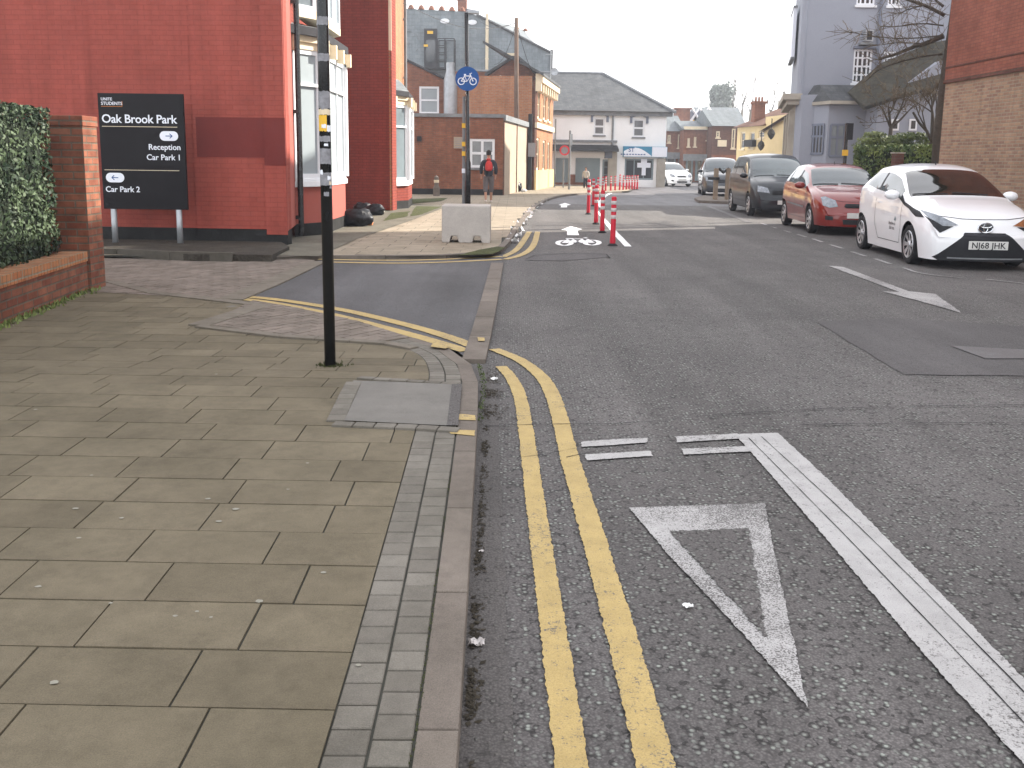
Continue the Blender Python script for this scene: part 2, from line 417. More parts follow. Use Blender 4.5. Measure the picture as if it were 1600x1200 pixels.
# ------------------------------------------------------------------ walls
class Wall:
    def __init__(s, A, B):                  # A left end, B right end seen from outside
        s.A = Vector((A[0], A[1], 0)); s.B = Vector((B[0], B[1], 0)); s.d = (s.B - s.A); s.L = s.d.length; s.d.normalize()
        s.n = Vector((s.d.y, -s.d.x, 0))
    def p(s, u, z, d=0.0): q = s.A + s.d * u + s.n * d; q.z = z; return q
    def uv(s, px, py):
        r = ray(px, py); O = Vector((0, 0, H)); t = (s.A - O).dot(s.n) / r.dot(s.n); q = O + r * t
        return (q - s.A).dot(s.d), q.z
    def rect(s, x0, y0, x1, y1):
        xm, ym = (x0 + x1) / 2, (y0 + y1) / 2
        return s.uv(x0, ym)[0], s.uv(x1, ym)[0], s.uv(xm, y1)[1], s.uv(xm, y0)[1]
    def bx(s, mb, u0, u1, z0, z1, d0, d1):
        P = [s.p(u, z, d) for z in (z0, z1) for u, d in ((u0, d1), (u1, d1), (u1, d0), (u0, d0))]
        return mb.add(P, [(3, 2, 1, 0), (4, 5, 6, 7), (0, 1, 5, 4), (1, 2, 6, 5), (2, 3, 7, 6), (3, 0, 4, 7)])
    def polyprism(s, mb, uz, d0, d1):       # polygon in (u,z) counter-clockwise seen from outside
        n = len(uz); f = [s.p(u, z, d1) for u, z in uz]; b = [s.p(u, z, d0) for u, z in uz]
        return mb.add(f + b, [tuple(range(n)), tuple(range(2 * n - 1, n - 1, -1))] + [((i + 1) % n, i, n + i, n + (i + 1) % n) for i in range(n)])
    def face(s, mb, z0, z1, holes=(), u0=0, u1=None, rev=.1):
        u1 = s.L if u1 is None else u1
        us = sorted({u0, u1} | {h[0] for h in holes} | {h[1] for h in holes}); zs = sorted({z0, z1} | {h[2] for h in holes} | {h[3] for h in holes})
        us = [u for u in us if u0 <= u <= u1]; zs = [z for z in zs if z0 <= z <= z1]
        for i in range(len(us) - 1):
            for j in range(len(zs) - 1):
                uc, zc = (us[i] + us[i + 1]) / 2, (zs[j] + zs[j + 1]) / 2
                if any(h[0] < uc < h[1] and h[2] < zc < h[3] for h in holes): continue
                mb.add([s.p(us[i], zs[j]), s.p(us[i + 1], zs[j]), s.p(us[i + 1], zs[j + 1]), s.p(us[i], zs[j + 1])], [(0, 1, 2, 3)])
        for h in holes:
            a, b, c, d = h[:4]
            q = [(a, c), (b, c), (b, d), (a, d)]
            for k in range(4):
                (ua, za), (ub, zb) = q[k], q[(k + 1) % 4]
                mb.add([s.p(ua, za), s.p(ub, zb), s.p(ub, zb, -rev), s.p(ua, za, -rev)], [(3, 2, 1, 0)])
        return mb
def window(par, W, r, nx=1, ny=2, fm='white_upvc', gm='glass_dark', fw=.06, dep=.07, sill=None, name='window', bar=.03):
    u0, u1, z0, z1 = r
    mb = MB(); f0, f1 = -dep - .03, -dep + .03
    W.bx(mb, u0, u1, z0, z0 + fw, f0, f1); W.bx(mb, u0, u1, z1 - fw, z1, f0, f1)
    W.bx(mb, u0, u0 + fw, z0 + fw, z1 - fw, f0, f1); W.bx(mb, u1 - fw, u1, z0 + fw, z1 - fw, f0, f1)
    for i in range(1, nx):
        u = u0 + (u1 - u0) * i / nx; W.bx(mb, u - bar / 2, u + bar / 2, z0 + fw, z1 - fw, f0, f1 - .006)
    for j in range(1, ny):
        z = z0 + (z1 - z0) * j / ny; W.bx(mb, u0 + fw, u1 - fw, z - bar / 2, z + bar / 2, f0, f1 - .012)
    o = mb.build(name, fm, par)
    g = MB(); W.bx(g, u0 + fw * .5, u1 - fw * .5, z0 + fw * .5, z1 - fw * .5, -dep - .02, -dep)
    g.build('pane', gm, o)
    if sill:
        q = MB(); W.bx(q, u0 - .06, u1 + .06, z0 - .09, z0 - .001, -.02, .07); q.build('sill', sill, o)
    return o
def core(mb, W, depth, z0, z1, back=.13):
    W.bx(mb, 0.002, W.L - .002, z0, z1, -depth, -back)
# ------------------------------------------------------------------ ground, roads, pavements
def inside(p, hp): return all((p[0] - a[0]) * n[0] + (p[1] - a[1]) * n[1] <= 0 for a, n in hp)
def clip(poly, conv):                       # Sutherland-Hodgman against convex CCW polygon
    out = poly
    for i in range(len(conv)):
        a, b = conv[i], conv[(i + 1) % len(conv)]
        nx, ny = -(b[1] - a[1]), b[0] - a[0]
        inp, out = out, []
        for k in range(len(inp)):
            p, q = inp[k], inp[(k + 1) % len(inp)]
            dp = (p[0] - a[0]) * nx + (p[1] - a[1]) * ny; dq = (q[0] - a[0]) * nx + (q[1] - a[1]) * ny
            if dp >= 0: out.append(p)
            if (dp >= 0) != (dq >= 0):
                t = dp / (dp - dq); out.append((p[0] + (q[0] - p[0]) * t, p[1] + (q[1] - p[1]) * t))
        if not out: return []
    return out
def sheet(name, mat, polys, z=None, kind='structure', zf=None, label=None):
    mb = MB()
    for P in polys:
        mb.poly3([(p[0], p[1], zf(p[1]) if zf else (z if z is not None else p[2])) for p in P])
    return tag(mb.build(name, mat, up=True), label, kind=kind)
def dens(P, step, closed=True):
    out = []
    n = len(P)
    for i in range(n if closed else n - 1):
        a, b = Vector(P[i]), Vector(P[(i + 1) % n]); k = max(1, int((b - a).length / step))
        out += [a.lerp(b, j / k) for j in range(k)]
    if not closed: out.append(Vector(P[-1]))
    return out
def rough_poly(P, j=.003, step=.008):
    D = dens(P, step); rj = 0; o = []
    for p in D:
        rj = rj * .3 + random.uniform(-j, j); o.append(Vector((p.x + rj, p.y + random.uniform(-j, j), p.z)))
    return o
def smoothpath(P, it=3):
    P = [Vector(p) for p in P]
    for _ in range(it):
        Q = [P[0]]
        for a, b in zip(P, P[1:]): Q += [a.lerp(b, .25), a.lerp(b, .75)]
        P = Q + [P[-1]]
    return P
def offset(P, o):
    out = []
    for i, p in enumerate(P):
        d = (P[min(i + 1, len(P) - 1)] - P[max(i - 1, 0)]); d.z = 0; d.normalize()
        out.append(Vector((p.x - d.y * o, p.y + d.x * o, p.z)))
    return out
def stripmark(mb, P, wd, j=.003, step=.009, sm=3):
    P = dens(smoothpath(P, sm), step, False); a = offset(P, wd / 2); b = offset(P, -wd / 2)
    n = len(mb.v); ra = rb = 0
    for p, q in zip(a, b):
        ra = ra * .5 + random.uniform(-j, j); rb = rb * .5 + random.uniform(-j, j)
        d = (p - q).normalized(); mb.v += [p + d * ra, q + d * rb]
    for i in range(len(P) - 1): mb.f.append((n + 2 * i, n + 2 * i + 1, n + 2 * i + 3, n + 2 * i + 2))
def resample(P, L):
    P = [Vector(p) for p in P]; out = [P[0]]; acc = 0
    for a, b in zip(P, P[1:]):
        d = (b - a).length; t = L - acc
        while t <= d: out.append(a.lerp(b, t / d)); t += L
        acc = d - (t - L)
    return out
def blocks(P, o0, o1, L, zf, gap=.005, h=.02, phase=0):
    """paving units laid along a path between two offsets -> faces + tones"""
    mb = MB(); tone = []
    Q = resample(P, L); a = offset(Q, o0 + gap / 2); b = offset(Q, o1 - gap / 2)
    for i in range(len(Q) - 1):
        t = gap / 2 / L
        c = [a[i].lerp(a[i + 1], t), a[i].lerp(a[i + 1], 1 - t), b[i].lerp(b[i + 1], 1 - t), b[i].lerp(b[i + 1], t)]
        c = [Vector((p.x, p.y, zf(p.y))) for p in c]
        hh = random.uniform(-.0012, .0012)
        for p in c: p.z += hh
        lo = [Vector((p.x, p.y, p.z - h)) for p in c]
        # small arris
        cen = sum(c, Vector()) / 4
        top = [p + (cen - p).normalized() * .004 for p in c]
        mid = [Vector((p.x, p.y, p.z - .003)) for p in c]
        mb.add(top + mid + lo, [(0, 1, 2, 3)] + [(4 + k, 4 + (k + 1) % 4, (k + 1) % 4, k) for k in range(4)] + [(8 + k, 8 + (k + 1) % 4, 4 + (k + 1) % 4, 4 + k) for k in range(4)])
        tone += [random.random()] * 9
    return mb, tone
def fixup(mb):
    # make every face's winding point up or outwards for the paving units
    for i, f in enumerate(mb.f):
        a, b, c = mb.v[f[0]], mb.v[f[1]], mb.v[f[2]]
        if (b - a).cross(c - b).z < 0: mb.f[i] = tuple(reversed(f))

struct(MB().add([(-160, -30, -.03), (160, -30, -.03), (160, 320, -.03), (-160, 320, -.03)], [(0, 1, 2, 3)]).build('ground', 'ground_mat'))
struct(MB().add([(-.3, -4, 0), (14, -4, 0), (14, 32, 0), (-.3, 32, 0), ], [(0, 1, 2, 3)]).build('road', 'asphalt'))
struct(MB().add([(-30, 32, 0), (30, 32, 0), (30, 110, 0), (-30, 110, 0)], [(0, 1, 2, 3)]).build('road', 'asphalt_far'))

# kerb line of the near pavement (top outer arris), then round into the side road
kpx = [(718, 1190), (735, 860), (746, 670), (749, 600), (744, 578), (728, 556), (700, 541), (655, 528), (600, 514), (530, 497), (450, 482), (372, 470)]
KP = [Vector((-.06, -3, .1))] + [GP(*p) for p in kpx]
KP = [Vector((p.x, p.y, 0)) for p in smoothpath(KP, 2)]
Z0 = lambda y: zp(y)
# left of the path is the pavement (path runs away from the camera)
mb, tone = blocks(KP, .0, .105, .72, Z0, .006, .13)
fixup(mb); o = mb.build('kerb', 'kerbstone', tone=tone, bevel=.012); struct(o)
m1, t1 = blocks(KP, .107, .208, .1, Z0, .006); m2, t2 = blocks([KP[0] + Vector((0, .04, 0))] + KP[1:], .209, .312, .1, Z0, .006)
n = len(m1.v); m1.v += m2.v; m1.f += [tuple(n + i for i in f) for f in m2.f]
fixup(m1); struct(m1.build('setts', 'sett', tone=t1 + t2))
# bed under the units
inner = offset(KP, .10); bed = [(p.x, p.y) for p in inner] + [(-12, 12.2), (-12, -3)]
mbb = MB(); 
bb = [Vector((x, y, 0)) for x, y in bed]
# bed as strips in y so that it follows the drop
us = [-3, 0, 2, 4, 5.2, 5.5, 5.8, 6.1, 6.4, 6.9]
def edge_x(y):
    pts = inner
    for a, b in zip(pts, pts[1:]):
        if a.y <= y <= b.y: return a.x + (b.x - a.x) * (y - a.y) / max(1e-6, b.y - a.y)
    return pts[-1].x
mbb = MB()
for a, b in zip(us, us[1:]):
    mbb.add([(-12, a, zp(a) - .007), (edge_x(a), a, zp(a) - .007), (edge_x(b), b, zp(b) - .007), (-12, b, zp(b) - .007)], [(0, 1, 2, 3)])
hi = [p for p in inner if p.y > 6.9]
mbb.poly3([(-12, 6.9, .018), (edge_x(6.9), 6.9, .018)] + [(p.x, p.y, .018) for p in hi] + [(-12, 9.0, .018)])
struct(mbb.build('pavement_bed', 'joint', up=True))
# slabs
ANG = R(1.0)
ex, ey = Vector((math.cos(ANG), math.sin(ANG) * 0 - .012, 0)), Vector((-.024, 1, 0))
conv = [(-12, -3)] + [(p.x, p.y) for p in offset(KP, .314)] + [(GP(350, 461).x, GP(350, 461).y), (GP(165, 434).x, GP(165, 434).y), (-12, 11.2)]
def hull(P):
    P = sorted(set(P)); o = []
    for Q in (P, P[::-1]):
        h = []
        for p in Q:
            while len(h) > 1 and (h[-1][0] - h[-2][0]) * (p[1] - h[-2][1]) - (h[-1][1] - h[-2][1]) * (p[0] - h[-2][0]) <= 0: h.pop()
            h.append(p)
        o += h[:-1]
    return o
conv = hull(conv)
cover = [GP(540, 592), GP(512, 662), GP(738, 672), GP(745, 600)]
mb = MB(); tone = []
y0 = 2.105 - .275 * 16; r = 0
while y0 < 12:
    PH = .5 if 0 else 0
    ph = (r * .14 + (.03 if r % 2 else 0)) % .46
    x = -.44 - ph
    first = True
    xr = -.40
    cuts = [xr, -.44 - (ph if ph > .12 else ph + .2)]
    while cuts[-1] > -12: cuts.append(cuts[-1] - .459)
    for a, b in zip(cuts, cuts[1:]):
        g = .0035
        q = []
        for xx, yy in ((b + g, g), (a - g, g), (a - g, .275 - g), (b + g, .275 - g)):
            p = Vector((0, y0, 0)) + ex * xx + ey * yy; q.append((p.x, p.y))
        cx_, cy_ = sum(p[0] for p in q) / 4, sum(p[1] for p in q) / 4
        if cy_ > 4.55 and cx_ > -1.02 and cy_ < 5.62:   # service cover and its frame
            pass
        q = clip(q, conv)
        if len(q) < 3: continue
        hh = random.uniform(-.0012, .0012)
        top = [Vector((p[0], p[1], zp(p[1]) + hh)) for p in q]; lo = [Vector((p.x, p.y, p.z - .012)) for p in top]
        k = len(q); mb.add(top + lo, [tuple(range(k))] + [(k + i, k + (i + 1) % k, (i + 1) % k, i) for i in range(k)])
        tone += [random.random()] * (k + 1)
    y0 += .275; r += 1
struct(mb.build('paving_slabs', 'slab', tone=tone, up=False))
# service cover: concrete infill and a frame of setts
cv = [GP(540, 600), GP(532, 655), GP(700, 664), GP(708, 603)]
ff = MB(); ff.poly3([(p.x, p.y, zp(p.y) + .011) for p in [GP(552, 597), GP(537, 660), GP(702, 668), GP(711, 603)]])
struct(ff.build('pavement_patch', 'concrete_cover', up=True))
tt = []; mm = MB()
for pa, wd in (([GP(520, 664), GP(640, 669), GP(742, 676)], .075), ([GP(560, 592), GP(640, 597), GP(740, 604)], .07), ([GP(524, 660), GP(556, 594)], .1), ([GP(541, 660), GP(571, 594)], .0)):
    if not wd: continue
    q, t = blocks([Vector((p.x, p.y, 0)) for p in pa], -wd / 2, wd / 2, .11, lambda y: zp(y) + .013, .006)
    n = len(mm.v); mm.v += q.v; mm.f += [tuple(n + i for i in f) for f in q.f]; tt += t
fixup(mm); struct(mm.build('patch_setts', 'sett', tone=tt))
ff = MB(); ff.poly3([(p.x, p.y, zp(p.y) + .0125) for p in [GP(706, 603), GP(698, 668), GP(716, 668), GP(722, 603)]])
struct(ff.build('pavement_patch', 'asphalt_gutter', up=True))

# side road, its channel stones, the block-paved drive
SZ = .02
sr = [GP(372, 468), GP(450, 480), GP(530, 495), GP(600, 512), GP(655, 526), GP(700, 539), GP(735, 560), G(752, 540, SZ), G(787, 402, SZ), G(785, 398, SZ), G(640, 408, SZ), G(498, 407, SZ)]
sheet('side_road', 'asphalt_smooth', [[(p.x, p.y) for p in sr]], SZ)
cp = [G(740, 562, .03), G(752, 520, .03), G(764, 470, .03), G(779, 402, .03)]
cs = [Vector((p.x, p.y, 0)) for p in cp]
mb, tone = blocks([cs[0]] + cs[1:], -.09, .09, .92, lambda y: .035, .01, .06)
fixup(mb); struct(mb.build('channel_stones', 'kerbstone', tone=tone))
BZ = .022
def blockfield(name, mat, poly, bw, bl, ang, z, gap=.008):
    conv = hull([(p.x, p.y) for p in poly])
    a = sum(conv[i][0] * conv[(i + 1) % len(conv)][1] - conv[(i + 1) % len(conv)][0] * conv[i][1] for i in range(len(conv)))
    if a < 0: conv = conv[::-1]
    c, s = math.cos(ang), math.sin(ang); mb = MB(); tone = []
    L = [(x * c + y * s, -x * s + y * c) for x, y in conv]
    x0, x1 = min(p[0] for p in L), max(p[0] for p in L); y0, y1 = min(p[1] for p in L), max(p[1] for p in L)
    r = 0; y = y0
    while y < y1:
        x = x0 - (bw / 2 if r % 2 else 0)
        while x < x1:
            q = [(x + gap / 2, y + gap / 2), (x + bw - gap / 2, y + gap / 2), (x + bw - gap / 2, y + bl - gap / 2), (x + gap / 2, y + bl - gap / 2)]
            q = clip([(a * c - b * s, a * s + b * c) for a, b in q], conv)
            if len(q) > 2:
                k = len(q); h = z + random.uniform(-.0015, .0015)
                mb.add([(p[0], p[1], h) for p in q] + [(p[0], p[1], h - .01) for p in q], [tuple(range(k))] + [(k + i, k + (i + 1) % k, (i + 1) % k, i) for i in range(k)])
                tone += [random.random()] * (k + 1)
            x += bw
        y += bl; r += 1
    mj = MB(); mj.poly3([(p[0], p[1], z - .006) for p in conv]); struct(mj.build(name + '_bed', 'joint', up=True))
    return struct(mb.build(name, mat, tone=tone))
blockfield('driveway', 'block_pink', [G(345, 462, BZ), G(492, 407, BZ), G(300, 404, BZ), G(166, 396, BZ), G(-150, 392, BZ), G(-150, 440, BZ), G(100, 446, BZ), G(240, 462, BZ), G(345, 468, BZ)], .2, .1, R(62), .03)
# dropped crossing patch with ribbed blocks
blockfield('crossing_patch', 'block_pink', [GP(322, 508), GP(395, 470), GP(470, 483), GP(560, 503), GP(640, 528), GP(600, 534), GP(440, 524)], .2, .1, R(55), .034)
mb, tone = blocks([Vector((p.x, p.y, 0)) for p in (GP(170, 440), GP(240, 458), GP(345, 470), GP(440, 481))], -.07, .07, .3, lambda y: .036, .006)
m2, t2 = blocks([Vector((p.x, p.y, 0)) for p in (GP(360, 469), GP(430, 440), GP(498, 408))], -.13, .13, .4, lambda y: .038, .006)
m3, t3 = blocks([Vector((p.x, p.y, 0)) for p in (GP(310, 510), GP(430, 472))], -.1, .1, .3, lambda y: .040, .006)
m4, t4 = blocks([Vector((p.x, p.y, 0)) for p in (GP(310, 511), GP(440, 527), GP(600, 537), GP(660, 548))], -.05, .05, .3, lambda y: max(.042, zp(y) + .006), .006)
for q, t in ((m2, t2), (m3, t3), (m4, t4)):
    n = len(mb.v); mb.v += q.v; mb.f += [tuple(n + i for i in f) for f in q.f]; tone += t
fixup(mb); struct(mb.build('edging_strip', 'stone_strip', tone=tone))

# far pavement beyond the side road
FZ = .07
kf = [(300, 401), (420, 402), (500, 399), (640, 400), (720, 398), (770, 394), (786, 388), (797, 378), (808, 360), (820, 342), (834, 325), (852, 312), (880, 304), (930, 300.5), (985, 298.5)]
KF = smoothpath([G(*p, FZ) for p in kf], 2)
poly = [(p.x, p.y) for p in KF] + [(9.5, 70), (-14, 70), (-14, KF[0].y)]
mj = MB(); mj.poly3([(x, y, FZ - .008) for x, y in poly]); struct(mj.build('far_pavement_bed', 'joint', up=True))
flat = [Vector((p.x, p.y, 0)) for p in KF]
mb, tone = blocks(flat, 0, .12, .9, lambda y: FZ + .002, .01, .09); fixup(mb); struct(mb.build('kerb', 'kerbstone', tone=tone))
# slabs of the far pavement in vertical runs, concave edge handled by point test
inn = offset(flat, .12); pin = [(p.x, p.y) for p in inn] + [(9.5, 70), (-14, 70), (-14, inn[0].y)]
def inpoly(x, y, P):
    c = False
    for i in range(len(P)):
        (x1, y1), (x2, y2) = P[i], P[i - 1]
        if (y1 > y) != (y2 > y) and x < (x2 - x1) * (y - y1) / (y2 - y1) + x1: c = not c
    return c
mb = MB(); tone = []
y = 12.0; r = 0
while y < 56:
    x = -6.5 + (.3 if r % 2 else 0)
    while x < 6:
        ok = [inpoly(a, b, pin) for a, b in ((x, y), (x + .6, y), (x + .6, y + .4), (x, y + .4), (x + .3, y + .2))]
        if all(ok):
            g = .005; mb.add([(x + g, y + g, FZ), (x + .6 - g, y + g, FZ), (x + .6 - g, y + .4 - g, FZ), (x + g, y + .4 - g, FZ)], [(0, 1, 2, 3)]); tone.append(random.random())
        elif any(ok):
            for i in range(4):
                for j in range(4):
                    a, b = x + .15 * i, y + .1 * j
                    if inpoly(a + .075, b + .05, pin): mb.add([(a, b, FZ), (a + .15, b, FZ), (a + .15, b + .1, FZ), (a, b + .1, FZ)], [(0, 1, 2, 3)]); tone.append(.5)
        x += .6
    y += .4; r += 1
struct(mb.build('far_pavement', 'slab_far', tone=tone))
# front yards between the far pavement and the houses
yd = [G(380, 398, .08), G(498, 400, .08), G(560, 372, .08), G(640, 345, .08), G(700, 322, .08), G(640, 318, .08)]
sheet('front_yard', 'yard_concrete', [[(p.x, p.y) for p in yd] + [(-5.5, 30), (-9, 30), (-9, 13.5)]], .078)
sheet('moss_patch', 'moss', [[(p.x, p.y) for p in rough_poly([G(*q, .082) for q in P], .02, .2)] for P in
      ([(650, 322), (690, 323), (655, 336), (640, 338)], [(640, 311), (700, 309), (690, 314), (645, 318)], [(715, 399), (770, 397), (790, 387), (775, 385), (740, 392)], [(610, 333), (640, 330), (636, 338), (600, 345)])], .083)
# raised bed and its stone edge in front of the red wall
bd = [(G(150, 392, .1)), (G(300, 400, .1)), (G(425, 401, .1)), (G(452, 388, .1))]
mb = MB(); mb.prism([(p.x, p.y) for p in bd] + [(-3.7, 14.8), (-13, 15.1), (-13, bd[0].y)], .0, .125); struct(mb.build('planting_bed', 'soil'))
mb, tone = blocks([Vector((bd[0].x - 5, bd[0].y, 0))] + [Vector((p.x, p.y, 0)) for p in bd[:3]], -.05, .05, .9, lambda y: .15, .01, .15)
fixup(mb); struct(mb.build('bed_edging', 'edging_dark', tone=tone))

# right-hand pavement, and the build-out where the tree guard stands
rk = [Vector(p) for p in ((7.9, -3, 0), (7.75, 9, 0), (7.8, 14, 0), (8.15, 20, 0), (8.7, 27, 0), (9.4, 35, 0), (10.6, 43, 0), (13, 53, 0), (18, 64, 0))]
rk = smoothpath(rk, 2)
sheet('right_pavement', 'asphalt_patch', [[(p.x, p.y) for p in rk] + [(60, 64), (60, -3)]], .1)
mb, tone = blocks(list(reversed(rk)), 0, .13, .9, lambda y: .105, .01, .11); fixup(mb); struct(mb.build('kerb', 'kerbstone', tone=tone))
isl = [G(1085, 309, .1), G(1092, 313, .1), G(1145, 315, .1), G(1152, 309, .1), G(1100, 305, .1)]
mb = MB(); mb.prism([(p.x, p.y) for p in isl], 0, .1); struct(mb.build('kerb_island', 'kerbstone', tone=[.2] * 20))
# gutter strip beside the near kerb
gp = [Vector((p.x, p.y, 0)) for p in KP if p.y < 6.5]
a = offset(gp, .01); b = offset(gp, -.12)
mb = MB(); 
for i in range(len(gp) - 1): mb.add([Vector((q.x + (random.uniform(-.012, .012) if q is b[i] or q is b[i + 1] else 0), q.y, .004)) for q in (a[i], b[i], b[i + 1], a[i + 1])], [(0, 1, 2, 3)])
struct(mb.build('gutter', 'asphalt_gutter', up=True))

# ------------------------------------------------------------------ road markings
def marks(name, mat, polys=(), strips=(), z=.008, j=.003, step=.009):
    mb = MB()
    for P in polys: mb.poly3(rough_poly([G(*p, z) for p in P], j, step))
    for P, wd in strips: stripmark(mb, [G(*p, z) for p in P], wd, j)
    return struct(mb.build(name, mat, up=True))
marks('yellow_lines', 'yellow_paint', strips=[
    ([(895, 1205), (867, 1000), (847, 860), (828, 720), (819, 650), (812, 615), (800, 590), (783, 572)], .082),
    ([(1027, 1205), (985, 1040), (945, 900), (910, 780), (890, 715), (877, 660), (865, 617), (848, 588), (815, 562), (772, 545)], .095),
    ([(789, 405), (815, 399), (834, 386), (840, 362)], .11), ([(786, 401), (806, 392), (817, 378), (827, 362)], .11)])
marks('yellow_lines', 'yellow_paint', strips=[
    ([(738, 540), (690, 522), (620, 503), (530, 482), (430, 467), (380, 463)], .12),
    ([(728, 548), (680, 533), (610, 514), (525, 492), (430, 473), (372, 466)], .12),
    ([(497, 409), (620, 411.5), (700, 409.5), (784, 405)], .12), ([(497, 405), (620, 407), (700, 405), (784, 400.5)], .12)], z=.026)
mb = MB()
for P in ([(700, 649), (722, 648), (743, 650), (743, 658), (720, 657), (698, 655)], [(700, 672), (742, 674), (742, 682), (704, 679)], [(676, 540), (705, 543), (697, 548), (673, 545)], [(746, 530), (757, 531), (757, 536), (748, 536)]):
    mb.poly3([p + Vector((0, 0, .006 if P[0][0] < 700 or P[0][0] > 740 else .005)) for p in rough_poly([GP(*q) for q in P], .004, .02)])
for v in mb.v: v.z = max(v.z, .043) if v.y > 6 else v.z
struct(mb.build('yellow_lines', 'yellow_paint', up=True))
marks('white_dashes', 'white_paint', polys=[
    [(908, 690), (960, 686), (1012, 684), (1011, 691), (960, 695), (909, 698)], [(914, 710), (1016, 704), (1020, 712), (917, 719)],
    [(1055, 682), (1152, 677), (1156, 685), (1058, 691)], [(1065, 701), (1168, 697), (1174, 705), (1068, 710)]])
marks('edge_line', 'white_paint', polys=[[(1148, 678), (1215, 676), (1290, 745), (1380, 835), (1480, 937), (1600, 1060), (1700, 1165), (1700, 1320), (1600, 1193), (1480, 1063), (1380, 947), (1280, 828), (1200, 736)]], z=.009)
mb = MB()
for P in ([(1170, 684), (1300, 815), (1450, 970), (1620, 1150)], [(1190, 682), (1320, 800), (1480, 958), (1640, 1122)]): stripmark(mb, [G(*p, .0115) for p in P], .004, .001, .05)
struct(mb.build('line_seams', 'crack', up=True))
marks('triangle_marking', 'white_paint_worn', polys=[
    [(983, 793), (1195, 786), (1197, 800), (1262, 1105), (1150, 978), (1046, 868)], ], z=.008)
# the dark middle of the triangle is road surface laid a hair higher
sheet('triangle_inside', 'asphalt', [[(p.x, p.y) for p in rough_poly([G(*q, .011) for q in ((1046, 830), (1170, 825), (1196, 994))], .006)]], .0115)
marks('direction_arrow', 'white_paint_worn', polys=[[(1294, 415), (1318, 417), (1420, 455), (1461, 459), (1503, 489), (1440, 471), (1378, 455), (1405, 456)]], z=.008, j=.006, step=.03)
marks('worn_arrow', 'white_paint_faint', polys=[[(1485, 540), (1600, 546), (1700, 552), (1700, 560), (1540, 560)]], z=.011)
pk = [((1190, 349), (1198, 351.5)), ((1205, 354), (1213, 356.5)), ((1225, 360), (1235, 363)), ((1246, 366), (1259, 370)), ((1270, 373), (1285, 378)), ((1297, 382), (1317, 388)), ((1331, 393), (1352, 400)), ((1367, 404), (1391, 412))]
marks('parking_dashes', 'white_paint_worn', strips=[([a, b], .07) for a, b in pk] + [([(1411, 418), (1440, 428), (1502, 434)], .05), ([(1540, 436), (1640, 447)], .05)])
marks('worn_lines', 'white_paint_faint', strips=[([(1083, 313), (1120, 327), (1170, 347)], .16), ([(995, 309), (1017, 309)], .3)])
marks('cycle_lane_line', 'white_paint_fresh', polys=[[(976, 385), (987, 385), (966, 364), (942, 338), (935, 330), (933, 331), (945, 349), (960, 368)]], z=.008, step=.2)
marks('cycle_lane_line', 'white_paint_fresh', strips=[([(939, 324), (936, 316), (948, 304), (960, 300), (976, 297.3)], .13)], z=.008)
# cycle symbol and arrows
marks('cycle_lane_arrow', 'white_paint_fresh', polys=[[(877, 359), (892, 353.5), (910, 358), (902, 360), (905, 367.5), (886, 367.5), (886, 360)], [(873, 320), (883, 317), (892, 320), (886, 321), (886, 324), (876, 324), (877, 321)]], j=.003, step=.3)
mb = MB()
def gring(cx, cy, ry, rx, wd):
    P = [G(cx + rx * math.cos(t * math.pi / 10), cy + ry * math.sin(t * math.pi / 10), .008) for t in range(21)]; stripmark(mb, P, wd, .002, .1, 1)
gring(882, 379.5, 4, 10.5, .09); gring(925, 379, 4, 11, .09)
for P, wd in (([(882, 379.5), (891, 373.5), (914, 373)], .11), ([(891, 373.5), (903, 379.5), (925, 379)], .11), ([(903, 379.5), (914, 373), (925, 379)], .11), ([(884, 372.6), (896, 372.6)], .12), ([(912, 371.5), (918, 371.5)], .12)):
    stripmark(mb, [G(*p, .0085) for p in P], wd, .002, .1, 0)
struct(mb.build('cycle_symbol', 'white_paint_fresh', up=True))
# repairs, patches and joints in the carriageway
sheet('road_patch', 'asphalt_patch', [[(p.x, p.y) for p in rough_poly([G(*q) for q in P], .01, .1)] for P in ([(820, 407), (836, 397), (945, 395), (953, 402), (880, 408)], [(1275, 503), (1395, 498), (1750, 520), (1750, 590), (1410, 586)])], .005)
mb = MB()
for P, wd in (([(755, 665), (860, 662), (985, 662), (1120, 647), (1330, 636), (1600, 632), (1750, 630)], .006), ([(885, 714), (930, 705)], .006), ([(1250, 663), (1400, 661), (1600, 660), (1750, 659)], .006), ([(1440, 587), (1750, 589)], .009), ([(822, 404), (840, 397), (945, 395), (953, 403)], .02), ([(775, 715), (840, 712), (900, 700)], .004)):
    stripmark(mb, [G(*p, .0105) for p in P], wd, .003, .06, 1)
struct(mb.build('road_joints', 'crack', up=True))
# ------------------------------------------------------------------ buildings
def gut(par, W, z, u0=0, u1=None, mat='lead_grey', name='gutter'):
    mb = MB(); u1 = W.L if u1 is None else u1; W.bx(mb, u0, u1, z - .1, z, .003, .12); return mb.build(name, mat, par)
def pipe(par, W, u, z0, z1, r=.045, mat='black_gloss', name='drainpipe', d=.07):
    mb = MB(); mb.tube([W.p(u, z0, d), W.p(u, z1, d)], r, 8)
    for k in range(int((z1 - z0) / 1.8) + 1): W.bx(mb, u - r - .02, u + r + .02, z0 + .3 + k * 1.8, z0 + .36 + k * 1.8, 0.003, d)
    return mb.build(name, mat, par, smooth=False)
def text_on(par, W, txt, u, z, size, mat, d=.012, align='LEFT', name='lettering', sp=1.0):
    vs, fs = textmesh(txt, size, align, .002, sp); mb = MB(); mb.add([W.p(u + v.x, z + v.y, d + v.z) for v in vs], fs); return mb.build(name, mat, par)

